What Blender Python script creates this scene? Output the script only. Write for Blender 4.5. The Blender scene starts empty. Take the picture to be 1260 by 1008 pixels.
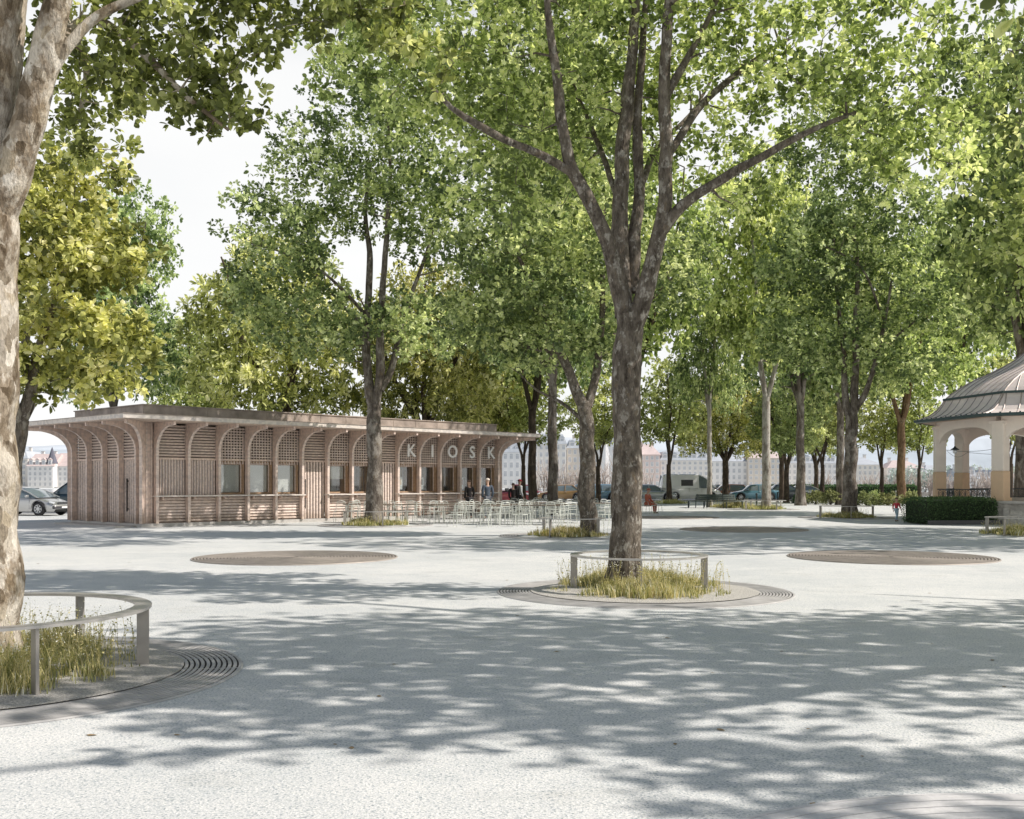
import bpy, bmesh, math, random
import numpy as np
from mathutils import Vector, Matrix
PI = math.pi
R = math.radians
scene = bpy.context.scene
col = scene.collection

# ------------------------------------------------------------------ camera, sun, sky
EYE = 1.6
FPX, CX, HY = 1300.0, 630.0, 594.0            # lens in photo pixels, centre column, horizon row
def gx(px, Y): return (px - CX) / FPX * Y
def gz(py, Y): return EYE + (HY - py) / FPX * Y

cam_d = bpy.data.cameras.new('camera')
cam = bpy.data.objects.new('camera', cam_d); col.objects.link(cam)
cam.location = (0, 0, EYE); cam.rotation_euler = (R(90), 0, 0)
cam_d.sensor_width = 36; cam_d.lens = FPX / 1260 * 36
cam_d.shift_y = (HY - 504) / 1260
cam_d.clip_start = 0.1; cam_d.clip_end = 6000
scene.camera = cam

SUN_EL, SUN_AZ = 43.0, -6.0                     # azimuth counted from +X towards +Y
sd = bpy.data.lights.new('sun', 'SUN'); sd.energy = 5.0; sd.angle = R(0.55); sd.color = (1.0, 0.925, 0.86)
sun = bpy.data.objects.new('sun', sd); col.objects.link(sun)
v = Vector((math.cos(R(SUN_EL)) * math.cos(R(SUN_AZ)), math.cos(R(SUN_EL)) * math.sin(R(SUN_AZ)), math.sin(R(SUN_EL))))
sun.rotation_euler = v.to_track_quat('Z', 'Y').to_euler()
sun.location = v * 60

w = bpy.data.worlds.new('World'); scene.world = w; w.use_nodes = True
nt = w.node_tree; nt.nodes.clear()
out = nt.nodes.new('ShaderNodeOutputWorld'); bg = nt.nodes.new('ShaderNodeBackground')
sky = nt.nodes.new('ShaderNodeTexSky'); sky.sky_type = 'NISHITA'; sky.sun_disc = False
sky.sun_elevation = R(SUN_EL); sky.sun_rotation = R(90 - SUN_AZ); sky.air_density = 1.0; sky.dust_density = 0.6
# thin bright high cloud over the blue
tc = nt.nodes.new('ShaderNodeTexCoord'); mp = nt.nodes.new('ShaderNodeMapping'); mp.inputs['Scale'].default_value = (1.2, 1.2, 3.5)
nz = nt.nodes.new('ShaderNodeTexNoise'); nz.inputs['Scale'].default_value = 2.2; nz.inputs['Detail'].default_value = 6
mr = nt.nodes.new('ShaderNodeMapRange'); mr.inputs[1].default_value = 0.3; mr.inputs[2].default_value = 0.62; mr.inputs[3].default_value = 0.86; mr.inputs[4].default_value = 0.97
mx = nt.nodes.new('ShaderNodeMix'); mx.data_type = 'RGBA'
nt.links.new(tc.outputs['Generated'], mp.inputs[0]); nt.links.new(mp.outputs[0], nz.inputs[0]); nt.links.new(nz.outputs[0], mr.inputs[0])
sx_ = nt.nodes.new('ShaderNodeSeparateXYZ'); nt.links.new(tc.outputs['Generated'], sx_.inputs[0])
m3 = nt.nodes.new('ShaderNodeMapRange'); m3.inputs[1].default_value = 0.36; m3.inputs[2].default_value = 0.62; m3.inputs[3].default_value = 1.0; m3.inputs[4].default_value = 0.0  # cloud fades out overhead, a falloff added to deepen the ground shade
nt.links.new(sx_.outputs[2], m3.inputs[0]); mm = nt.nodes.new('ShaderNodeMath'); mm.operation = 'MULTIPLY'; nt.links.new(mr.outputs[0], mm.inputs[0]); nt.links.new(m3.outputs[0], mm.inputs[1])
nt.links.new(mm.outputs[0], mx.inputs[0]); nt.links.new(sky.outputs[0], mx.inputs[6]); mx.inputs[7].default_value = (10.3, 10.3, 10.2, 1)
nt.links.new(mx.outputs[2], bg.inputs[0]); bg.inputs[1].default_value = 0.1
nt.links.new(bg.outputs[0], out.inputs[0])

scene.view_settings.view_transform = 'Standard'; scene.view_settings.look = 'None'
scene.view_settings.exposure = 0; scene.view_settings.gamma = 1
scene.render.engine = 'CYCLES'
cy = scene.cycles
cy.max_bounces = 7; cy.diffuse_bounces = 3; cy.glossy_bounces = 3; cy.transmission_bounces = 5; cy.transparent_max_bounces = 8
cy.use_denoising = True; cy.caustics_reflective = False; cy.caustics_refractive = False
cy.sample_clamp_indirect = 6

# ------------------------------------------------------------------ materials
class NT:
    def __init__(s, name):
        s.m = bpy.data.materials.new(name); s.m.use_nodes = True; s.t = s.m.node_tree
        s.p = s.t.nodes['Principled BSDF']; s.o = s.t.nodes['Material Output']
        s.c = None
    def n(s, kind, **kw):
        x = s.t.nodes.new(kind)
        for k, v in kw.items():
            if k.startswith('i_'): x.inputs[k[2:].replace('_', ' ')].default_value = v
            else: setattr(x, k, v)
        return x
    def l(s, a, b): s.t.links.new(a, b)
    def coord(s, scale=(1, 1, 1), kind='Object'):
        t = s.n('ShaderNodeTexCoord'); m = s.n('ShaderNodeMapping'); m.inputs['Scale'].default_value = scale
        s.l(t.outputs[kind], m.inputs[0]); return m.outputs[0]
    def noise(s, vec, scale, detail=4, rough=0.55):
        x = s.n('ShaderNodeTexNoise', i_Scale=scale, i_Detail=detail, i_Roughness=rough); s.l(vec, x.inputs['Vector']); return x.outputs[0]
    def ramp(s, fac, stops):
        r = s.n('ShaderNodeValToRGB'); e = r.color_ramp.elements
        while len(e) < len(stops): e.new(0.5)
        for k, (p, c) in enumerate(stops):
            e[k].position = p; e[k].color = (*c, 1) if len(c) == 3 else c
        s.l(fac, r.inputs[0]); return r.outputs[0]
    def mixc(s, fac, a, b, mode='MIX'):
        x = s.n('ShaderNodeMix', data_type='RGBA', blend_type=mode)
        for sock, v in ((0, fac), (6, a), (7, b)):
            if hasattr(v, 'links') or hasattr(v, 'is_linked'): s.l(v, x.inputs[sock])
            elif sock == 0: x.inputs[0].default_value = v
            else: x.inputs[sock].default_value = (*v, 1)
        return x.outputs[2]
    def bump(s, h, strength=0.3, dist=0.02):
        b = s.n('ShaderNodeBump', i_Strength=strength, i_Distance=dist); s.l(h, b.inputs['Height']); s.l(b.outputs[0], s.p.inputs['Normal'])

def simple(name, c, rough=0.6, metal=0.0, var=0.12, scale=6.0, bump=0.0, spec=None, coat=0.0):
    t = NT(name); vec = t.coord()
    n = t.noise(vec, scale, 5)
    a = tuple(max(0, x * (1 - var)) for x in c); b = tuple(min(1, x * (1 + var)) for x in c)
    t.l(t.ramp(n, [(0.3, a), (0.7, b)]), t.p.inputs['Base Color'])
    t.p.inputs['Roughness'].default_value = rough; t.p.inputs['Metallic'].default_value = metal
    if spec is not None: t.p.inputs['Specular IOR Level'].default_value = spec
    if coat: t.p.inputs['Coat Weight'].default_value = coat; t.p.inputs['Coat Roughness'].default_value = 0.08
    if bump: t.bump(t.noise(vec, scale * 8, 3), bump, 0.01)
    return t.m

def ground_mat():
    t = NT('pale aggregate asphalt'); vec = t.coord()
    big = t.noise(vec, 0.35, 4); mid = t.noise(vec, 2.2, 5, 0.6); fine = t.noise(vec, 60, 3, 0.75)
    vo = t.n('ShaderNodeTexVoronoi', i_Scale=85.0); t.l(vec, vo.inputs['Vector'])
    c = t.ramp(fine, [(0.30, (0.33, 0.375, 0.38)), (0.5, (0.72, 0.72, 0.69)), (0.70, (0.85, 0.845, 0.81))])
    sp = t.ramp(vo.outputs['Color'], [(0.10, (0.56, 0.61, 0.65)), (0.28, (0.96, 0.97, 0.98)), (0.8, (1, 1, 1)), (0.93, (1.18, 1.16, 1.14))])
    c = t.mixc(1.0, c, sp, 'MULTIPLY')
    c = t.mixc(1.0, c, t.ramp(mid, [(0.3, (0.90, 0.915, 0.925)), (0.62, (1, 1, 1))]), 'MULTIPLY')
    c = t.mixc(1.0, c, t.ramp(big, [(0.35, (0.89, 0.90, 0.905)), (0.6, (1.03, 1.02, 1.01))]), 'MULTIPLY')
    # old stains and damp patches
    st = t.noise(t.coord((1, 1.6, 1)), 0.9, 6, 0.65)
    c = t.mixc(1.0, c, t.ramp(st, [(0.56, (1, 1, 1)), (0.70, (0.86, 0.86, 0.85))]), 'MULTIPLY')
    t.l(c, t.p.inputs['Base Color']); t.p.inputs['Roughness'].default_value = 0.9; t.p.inputs['Specular IOR Level'].default_value = 0.2
    t.bump(vo.outputs['Distance'], 0.35, 0.006)
    return t.m

def bark_mat(name, dark, light, patch, amount, zs=0.35, sc=5.0, plates=False, ps=0.75):
    t = NT(name); vec = t.coord((1, 1, zs)); v2 = t.coord((1, 1, 0.6))
    n1 = t.noise(vec, sc * 2.6, 7, 0.65); n2 = t.noise(v2, sc * ps, 6, 0.68); n3 = t.noise(vec, sc * 11, 3, 0.6)
    c = t.ramp(n1, [(0.32, dark), (0.62, light)])
    f = t.ramp(n2, [(0.56 - amount * 0.2, (0, 0, 0)), (0.64 - amount * 0.2, (1, 1, 1))])
    c = t.mixc(f, c, patch)
    n4 = t.noise(v2, sc * 1.6, 4, 0.6)
    c = t.mixc(t.ramp(n4, [(0.6, (0, 0, 0)), (0.7, (0.75, 0.75, 0.75))]), c, tuple(d * 0.75 + p * 0.25 for d, p in zip((0.17, 0.11, 0.05), patch)))
    c = t.mixc(0.55, c, t.ramp(n3, [(0.3, (0.25, 0.24, 0.22)), (0.7, (1, 1, 1))]), 'MULTIPLY')
    if plates:
        vo = t.n('ShaderNodeTexVoronoi', feature='F1', i_Scale=13.0); wv = t.n('ShaderNodeTexNoise', i_Scale=5.0, i_Detail=4.0); t.l(v2, wv.inputs['Vector'])
        av = t.n('ShaderNodeMix', data_type='VECTOR'); av.inputs[0].default_value = .16; t.l(v2, av.inputs[4]); t.l(wv.outputs['Color'], av.inputs[5]); t.l(av.outputs[1], vo.inputs['Vector'])
        c = t.mixc(0.85, c, t.ramp(vo.outputs['Color'], [(0.2, (0.42, 0.36, 0.27)), (0.34, (1.0, .95, .86)), (0.45, (0.60, 0.56, 0.50)), (0.55, (1.2, 1.17, 1.1)), (0.7, (0.75, 0.66, 0.50)), (.8, (1.3, 1.28, 1.22))]), 'MULTIPLY')
    t.l(c, t.p.inputs['Base Color']); t.p.inputs['Roughness'].default_value = 0.92; t.p.inputs['Specular IOR Level'].default_value = 0.15
    ad = t.n('ShaderNodeMath', operation='ADD'); t.l(n1, ad.inputs[0]); t.l(n3, ad.inputs[1])
    t.bump(ad.outputs[0], 0.75, 0.03)
    return t.m

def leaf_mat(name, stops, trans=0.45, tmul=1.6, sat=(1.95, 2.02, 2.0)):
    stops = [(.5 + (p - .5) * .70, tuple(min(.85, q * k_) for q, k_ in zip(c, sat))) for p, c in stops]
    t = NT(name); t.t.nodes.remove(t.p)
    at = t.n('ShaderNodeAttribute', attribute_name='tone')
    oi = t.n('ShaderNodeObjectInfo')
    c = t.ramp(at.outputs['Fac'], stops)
    hv = t.n('ShaderNodeHueSaturation'); t.l(c, hv.inputs['Color'])
    m = t.n('ShaderNodeMapRange'); t.l(oi.outputs['Random'], m.inputs[0]); m.inputs[3].default_value = 0.485; m.inputs[4].default_value = 0.512
    t.l(m.outputs[0], hv.inputs['Hue'])
    d = t.n('ShaderNodeBsdfDiffuse'); t.l(hv.outputs[0], d.inputs[0])
    tr = t.n('ShaderNodeBsdfTranslucent'); t.l(t.mixc(1.0, hv.outputs[0], (tmul * 1.02, tmul, tmul * 0.74), 'MULTIPLY'), tr.inputs[0])
    mx = t.n('ShaderNodeMixShader'); mx.inputs[0].default_value = trans; t.l(d.outputs[0], mx.inputs[1]); t.l(tr.outputs[0], mx.inputs[2])
    g = t.n('ShaderNodeBsdfGlossy'); g.inputs['Roughness'].default_value = 0.42; g.inputs[0].default_value = (0.8, 0.85, 0.85, 1)
    m2 = t.n('ShaderNodeMixShader'); m2.inputs[0].default_value = 0.025; t.l(mx.outputs[0], m2.inputs[1]); t.l(g.outputs[0], m2.inputs[2])
    t.l(m2.outputs[0], t.o.inputs[0]); return t.m

def glass_mat(name, tint=(0.9, 0.93, 0.93), refl=0.25):
    t = NT(name); t.t.nodes.remove(t.p)
    a = t.n('ShaderNodeBsdfTransparent'); a.inputs[0].default_value = (*tint, 1)
    g = t.n('ShaderNodeBsdfGlossy'); g.inputs['Roughness'].default_value = 0.03
    ns = t.noise(t.coord(), 1.5, 2); 
    mr = t.n('ShaderNodeMapRange'); t.l(ns, mr.inputs[0]); mr.inputs[3].default_value = refl * 0.8; mr.inputs[4].default_value = refl * 1.2
    mx = t.n('ShaderNodeMixShader'); t.l(mr.outputs[0], mx.inputs[0]); t.l(a.outputs[0], mx.inputs[1]); t.l(g.outputs[0], mx.inputs[2])
    t.l(mx.outputs[0], t.o.inputs[0]); return t.m

def wood_mat(name, c, grain=(9, 9, 0.8), dark=0.75, streak=0.3):
    t = NT(name); vec = t.coord(grain); n = t.noise(vec, 3, 6, 0.6); n2 = t.noise(t.coord(), 0.9, 4)
    col_ = t.ramp(n, [(0.3, tuple(x * dark for x in c)), (0.65, c)])
    col_ = t.mixc(1.0, col_, t.ramp(n2, [(0.3, (1 - streak * 0.6,) * 3), (0.65, (1, 1, 1))]), 'MULTIPLY')
    sx = t.n('ShaderNodeSeparateXYZ'); t.l(t.coord(), sx.inputs[0]); ad = t.n('ShaderNodeMath', operation='ADD'); t.l(sx.outputs[2], ad.inputs[0])
    dm = t.n('ShaderNodeMath', operation='MULTIPLY'); dm.inputs[1].default_value = -0.55; t.l(t.noise(t.coord((5, 5, .7)), 1.6, 5, .7), dm.inputs[0]); t.l(dm.outputs[0], ad.inputs[1])
    col_ = t.mixc(1.0, col_, t.ramp(ad.outputs[0], [(0.0, (0.74, 0.72, 0.69)), (0.22, (1, 1, 1))]), 'MULTIPLY')
    bv = t.noise(t.coord((7.7, 7.7, 9.3)), 1.0, 0, .5); col_ = t.mixc(1.0, col_, t.ramp(bv, [(0.35, (0.86, 0.86, 0.87)), (0.6, (1.04, 1.03, 1.01))]), 'MULTIPLY')
    t.l(col_, t.p.inputs['Base Color']); t.p.inputs['Roughness'].default_value = 0.75; t.p.inputs['Specular IOR Level'].default_value = 0.25
    t.bump(n, 0.15, 0.004); return t.m

M = {}
M['ground'] = ground_mat()
M['road'] = simple('pale worn road asphalt', (0.33, 0.33, 0.33), 0.9, var=0.08, scale=3, bump=0.2)
M['kerbstone'] = simple('granite kerb', (0.42, 0.42, 0.41), 0.85, var=0.15, scale=14)
M['gravel'] = simple('fine pale gravel', (0.55, 0.53, 0.48), 0.95, var=0.45, scale=70, bump=0.9)
M['line'] = simple('worn white road paint', (0.72, 0.72, 0.71), 0.8, var=0.1)
def water():
    t = NT('lake water'); v = t.coord((1, 3, 1)); n = t.noise(v, 1.2, 4)
    t.p.inputs['Base Color'].default_value = (0.45, 0.5, 0.53, 1); t.p.inputs['Roughness'].default_value = 0.12; t.bump(n, 0.3, 0.1); return t.m
M['water'] = water()
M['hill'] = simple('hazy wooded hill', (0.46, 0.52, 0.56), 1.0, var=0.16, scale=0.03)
M['hill2'] = simple('distant hazy slope', (0.55, 0.60, 0.64), 1.0, var=0.12, scale=0.02)  # both hill colours carry the distance haze themselves
M['barkA'] = bark_mat('plane bark with cream flakes', (0.17, 0.135, 0.10), (0.40, 0.34, 0.27), (0.62, 0.58, 0.52), 0.7, 0.4, 4.2, True)
M['barkB'] = bark_mat('grey brown plane bark', (0.062, 0.050, 0.040), (0.25, 0.215, 0.175), (0.42, 0.39, 0.34), 0.1, 0.35, 4.6, False, 2.2)
M['barkC'] = bark_mat('furrowed grey bark', (0.07, 0.055, 0.045), (0.22, 0.19, 0.16), (0.34, 0.31, 0.27), 0.35, 0.3, 4)
M['barkD'] = bark_mat('dark brown bark', (0.045, 0.034, 0.026), (0.14, 0.11, 0.085), (0.22, 0.18, 0.14), 0.0, 0.3, 4)
M['barkI'] = bark_mat('ivy brown bark', (0.09, 0.055, 0.03), (0.26, 0.17, 0.10), (0.30, 0.22, 0.14), 0.2, 0.3, 3)
M['barkP'] = bark_mat('pale plane bark', (0.20, 0.17, 0.14), (0.40, 0.36, 0.31), (0.55, 0.52, 0.46), 0.6, 0.3, 4)
M['leafA'] = leaf_mat('oak green leaves', [(0.0, (0.045, 0.055, 0.018)), (0.45, (0.12, 0.145, 0.045)), (0.75, (0.20, 0.225, 0.085)), (1.0, (0.32, 0.335, 0.17))])
M['leafB'] = leaf_mat('fresh green leaves', [(0.0, (0.065, 0.082, 0.028)), (0.45, (0.175, 0.205, 0.072)), (0.75, (0.30, 0.325, 0.145)), (1.0, (0.42, 0.43, 0.24))])
M['leafC'] = leaf_mat('cool green leaves', [(0.0, (0.050, 0.070, 0.030)), (0.45, (0.14, 0.175, 0.075)), (0.75, (0.25, 0.28, 0.14)), (1.0, (0.38, 0.40, 0.24))])
M['leafY'] = leaf_mat('yellowing chestnut leaves', [(0.0, (0.07, 0.08, 0.025)), (0.4, (0.205, 0.215, 0.075)), (0.7, (0.35, 0.35, 0.145)), (1.0, (0.48, 0.48, 0.27))])
M['leafF'] = leaf_mat('hazy distant leaves', [(0.0, (0.09, 0.105, 0.05)), (0.45, (0.19, 0.215, 0.10)), (0.75, (0.30, 0.315, 0.165)), (1.0, (0.40, 0.41, 0.25))])  # lightened leaf colours, distance haze mixed into them
M['leafH'] = leaf_mat('dark hedge leaves', [(0.0, (0.02, 0.035, 0.018)), (0.6, (0.045, 0.085, 0.035)), (1.0, (0.09, 0.15, 0.06))], 0.2, 1.2)
M['hedgecore'] = simple('hedge inside', (0.02, 0.03, 0.015), 1.0)
M['leafV'] = leaf_mat('light yellow green leaves', [(0.0, (0.09, 0.10, 0.04)), (0.5, (0.20, 0.215, 0.09)), (1.0, (0.36, 0.37, 0.20))], .55)
M['leafS'] = leaf_mat('shrub leaves', [(0.0, (0.05, 0.055, 0.025)), (0.5, (0.12, 0.13, 0.055)), (1.0, (0.23, 0.235, 0.12))], 0.3)
M['grass'] = leaf_mat('dry park grass', [(0.0, (0.09, 0.10, 0.03)), (0.35, (0.20, 0.205, 0.075)), (0.6, (0.38, 0.34, 0.17)), (0.9, (0.50, 0.44, 0.28)), (1.0, (0.56, 0.55, 0.46))], 0.38, 1.35, (1.65, 1.66, 1.7))
M['steel'] = simple('satin steel', (0.50, 0.48, 0.45), 0.40, 0.6, var=0.1)
M['steelp'] = simple('dull steel post', (0.36, 0.34, 0.31), 0.5, 0.45, var=0.12)
M['grate'] = simple('weathered cast grate', (0.47, 0.46, 0.44), 0.7, 0.1, var=0.2, scale=4)
M['grateb'] = simple('bronze brown grate', (0.36, 0.32, 0.28), 0.6, 0.2, var=0.2, scale=4)
M['gratel'] = simple('pale stone ring', (0.60, 0.59, 0.575), 0.85, var=0.1, scale=40)
M['pit'] = simple('dark grate pit', (0.035, 0.032, 0.03), 0.95)
M['wood'] = wood_mat('weathered larch', (0.82, 0.65, 0.555))
M['woodd'] = wood_mat('shaded larch', (0.17, 0.125, 0.10))  # dark copy of the larch, shade behind the slats put into its colour
M['woodl'] = wood_mat('pale larch slats', (0.86, 0.72, 0.635), (2, 2, 9))
M['woodt'] = wood_mat('warm timber reveal', (0.62, 0.42, 0.27))
M['fascia'] = wood_mat('pale roof edge', (0.74, 0.68, 0.62), (2, 2, 6), 0.9, 0.15)
M['soffit'] = wood_mat('soffit boards', (0.68, 0.55, 0.46), (4, 4, 1))
M['rooft'] = simple('brown metal roof', (0.36, 0.30, 0.255), 0.75, 0.0, var=0.35, scale=2.0)
M['concrete'] = simple('pale concrete', (0.46, 0.44, 0.41), 0.85, var=0.12, scale=5)
M['plaster'] = simple('pale pink interior wall', (0.80, 0.72, 0.68), 0.8, var=0.05)
M['pane_backing'] = simple('cream added pane sheet', (0.90, 0.84, 0.79), 0.8, var=0.03)  # added sheet behind panes, its pale colour standing in for bright reflections
M['white'] = simple('white paint', (0.86, 0.85, 0.83), 0.5, var=0.03)
M['letter'] = simple('white letter', (0.90, 0.89, 0.87), 0.45, var=0.02)
M['black'] = simple('black', (0.02, 0.02, 0.02), 0.5)
M['dark'] = simple('dark grey', (0.06, 0.06, 0.065), 0.5)
M['glass'] = glass_mat('window glass', refl=0.14)
M['rubber'] = simple('tyre rubber', (0.025, 0.025, 0.027), 0.85)
M['rim'] = simple('alloy rim', (0.55, 0.56, 0.57), 0.3, 0.8)
M['chrome'] = simple('chrome', (0.7, 0.7, 0.7), 0.15, 1.0)
M['carglass'] = simple('car glass', (0.16, 0.20, 0.22), 0.04, 0.0, spec=0.9)
M['lampc'] = simple('headlight lens', (0.75, 0.78, 0.8), 0.08, 0.2)
M['lampr'] = simple('tail light lens', (0.35, 0.02, 0.02), 0.15)
M['copper'] = simple('pink brown copper roof', (0.82, 0.73, 0.68), 0.6, 0.0, var=0.14, scale=1.2)
M['verd'] = simple('dark green gutter', (0.05, 0.085, 0.085), 0.5, 0.2)
M['cream'] = simple('cream plaster', (0.84, 0.76, 0.68), 0.8, var=0.06, scale=2)
M['ochre'] = simple('ochre plaster', (0.70, 0.51, 0.34), 0.8, var=0.08, scale=2)
M['peach'] = simple('peach soffit', (0.66, 0.50, 0.40), 0.85, var=0.06)
M['stone'] = simple('rough white stone', (0.52, 0.50, 0.46), 0.9, var=0.25, scale=9, bump=0.6)
M['iron'] = simple('dark wrought iron', (0.03, 0.045, 0.05), 0.5, 0.3)
M['chairm'] = simple('pale green grey chair paint', (0.66, 0.68, 0.62), 0.45, 0.1, var=0.05)
M['tabletop'] = wood_mat('dark slatted table top', (0.20, 0.165, 0.13), (1, 8, 1))
M['bench'] = wood_mat('dark green bench slats', (0.075, 0.095, 0.085), (1, 8, 1))

# ------------------------------------------------------------------ object helpers
def tag(o, label=None, cat=None, group=None, kind=None):
    if label: o['label'] = label
    if cat: o['category'] = cat
    if group: o['group'] = group
    if kind: o['kind'] = kind
    return o
def thing(name, label, cat, loc=(0, 0, 0), rz=0.0, group=None):
    o = bpy.data.objects.new(name, None); col.objects.link(o); o.location = loc; o.rotation_euler = (0, 0, rz)
    o.empty_display_size = 0.3
    return tag(o, label, cat, group)
KIDS = {}
def link(name, me, parent=None, loc=(0, 0, 0), rz=0.0):
    o = bpy.data.objects.new(name, me); col.objects.link(o); o.location = loc; o.rotation_euler = (0, 0, rz)
    if parent is not None:
        o.parent = parent; KIDS.setdefault(parent.name, []).append(o)
    return o
def dup(root, loc, rz=None, scale=None, label=None, parent=None):
    r = root.copy(); col.objects.link(r); r.location = loc
    if rz is not None: r.rotation_euler = (0, 0, rz)
    if scale is not None: r.scale = (scale,) * 3 if isinstance(scale, (int, float)) else scale
    if label: r['label'] = label
    if parent is not None: r.parent = parent; KIDS.setdefault(parent.name, []).append(r)
    for ch in KIDS.get(root.name, []):
        c = ch.copy(); col.objects.link(c); c.parent = r; KIDS.setdefault(r.name, []).append(c)
        for g in KIDS.get(ch.name, []):
            d = g.copy(); col.objects.link(d); d.parent = c; KIDS.setdefault(c.name, []).append(d)
    return r

class MB:
    """collects simple solids into one mesh"""
    def __init__(s): s.v = []; s.f = []; s.m = []; s.mats = []
    def mi(s, m):
        if m not in s.mats: s.mats.append(m)
        return s.mats.index(m)
    def add(s, vs, fs, m):
        b = len(s.v); s.v += [tuple(x) for x in vs]; k = s.mi(m)
        for f in fs: s.f.append(tuple(b + i for i in f)); s.m.append(k)
    def box(s, x0, x1, y0, y1, z0, z1, m, mat=None):
        vs = [(x0, y0, z0), (x1, y0, z0), (x1, y1, z0), (x0, y1, z0), (x0, y0, z1), (x1, y0, z1), (x1, y1, z1), (x0, y1, z1)]
        if mat is not None: vs = [mat @ Vector(p) for p in vs]
        s.add(vs, [(3, 2, 1, 0), (4, 5, 6, 7), (0, 1, 5, 4), (1, 2, 6, 5), (2, 3, 7, 6), (3, 0, 4, 7)], m); return s
    def cbox(s, c, size, m, rz=0.0, rx=0.0, ry=0.0, bev=0.0):
        mt = Matrix.Translation(c) @ Matrix.Rotation(rz, 4, 'Z') @ Matrix.Rotation(ry, 4, 'Y') @ Matrix.Rotation(rx, 4, 'X')
        a, b, d = size[0] / 2, size[1] / 2, size[2] / 2
        if not bev: return s.box(-a, a, -b, b, -d, d, m, mt)
        bm = bmesh.new(); bmesh.ops.create_cube(bm, size=1)
        bmesh.ops.scale(bm, vec=size, verts=bm.verts); bmesh.ops.bevel(bm, geom=bm.edges[:], offset=bev, segments=2, affect='EDGES', profile=0.5)
        bm.verts.index_update(); s.add([mt @ p.co for p in bm.verts], [[q.index for q in f.verts] for f in bm.faces], m); bm.free(); return s
    def prism(s, poly, y0, y1, m, fn):
        """poly: list of 2-D points; fn(a, b, t) -> 3-D; t is the extrusion coordinate"""
        n = len(poly); vs = [fn(a, b, y0) for a, b in poly] + [fn(a, b, y1) for a, b in poly]
        fs = [tuple(range(n)), tuple(range(2 * n - 1, n - 1, -1))] + [(i, (i + 1) % n, n + (i + 1) % n, n + i)[::-1] for i in range(n)]
        s.add(vs, fs, m); return s
    def tube(s, pts, rad, m, sides=6, cap=True):
        pts = [Vector(p) for p in pts]; n = len(pts)
        if isinstance(rad, (int, float)): rad = [rad] * n
        up = Vector((0, 0, 1)); vs = []; prev = None
        for i, p in enumerate(pts):
            d = (pts[min(i + 1, n - 1)] - pts[max(i - 1, 0)]).normalized()
            if prev is None: a = d.cross(up if abs(d.z) < 0.9 else Vector((1, 0, 0))).normalized()
            else: a = (prev - d * prev.dot(d)).normalized()
            prev = a; b = d.cross(a)
            for k in range(sides):
                t = 2 * PI * k / sides; vs.append(p + (a * math.cos(t) + b * math.sin(t)) * rad[i])
        fs = [(i * sides + k, i * sides + (k + 1) % sides, (i + 1) * sides + (k + 1) % sides, (i + 1) * sides + k) for i in range(n - 1) for k in range(sides)]
        if cap: fs += [tuple(range(sides))[::-1], tuple((n - 1) * sides + k for k in range(sides))]
        s.add(vs, fs, m); return s
    def lathe(s, prof, m, sides=32, c=(0, 0, 0), a0=0.0, close=False, a1=None):
        full = a1 is None; span = 2 * PI if full else a1 - a0; ns = sides if full else sides + 1
        vs = [(c[0] + r * math.cos(a0 + span * k / sides), c[1] + r * math.sin(a0 + span * k / sides), c[2] + z) for r, z in prof for k in range(ns)]
        n = len(prof); rng = range(n if close else n - 1); fs = []
        for i in rng:
            j = (i + 1) % n
            for k in range(sides):
                k2 = (k + 1) % ns
                fs.append((i * ns + k, i * ns + k2, j * ns + k2, j * ns + k))
        s.add(vs, fs, m); return s
    def mesh(s, name, smooth=False):
        me = bpy.data.meshes.new(name); me.from_pydata(s.v, [], s.f)
        for m in s.mats: me.materials.append(M[m] if isinstance(m, str) else m)
        me.polygons.foreach_set('material_index', s.m)
        if smooth: me.polygons.foreach_set('use_smooth', [True] * len(me.polygons))
        me.update(); return me
    def obj(s, name, parent=None, loc=(0, 0, 0), rz=0.0, smooth=False): return link(name, s.mesh(name, smooth), parent, loc, rz)

def np_mesh(name, V, Q, mat, tone=None, smooth=False):
    me = bpy.data.meshes.new(name); V = np.asarray(V, np.float32); Q = np.asarray(Q, np.int32)
    me.vertices.add(len(V)); me.vertices.foreach_set('co', V.ravel())
    me.loops.add(Q.size); me.loops.foreach_set('vertex_index', Q.ravel())
    me.polygons.add(len(Q)); k = Q.shape[1]
    me.polygons.foreach_set('loop_start', np.arange(0, Q.size, k, dtype=np.int32)); me.polygons.foreach_set('loop_total', np.full(len(Q), k, np.int32))
    if smooth: me.polygons.foreach_set('use_smooth', np.ones(len(Q), bool))
    me.materials.append(mat); me.update(calc_edges=True)
    if tone is not None:
        a = me.attributes.new('tone', 'FLOAT', 'POINT'); a.data.foreach_set('value', np.asarray(tone, np.float32))
    return me

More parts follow.
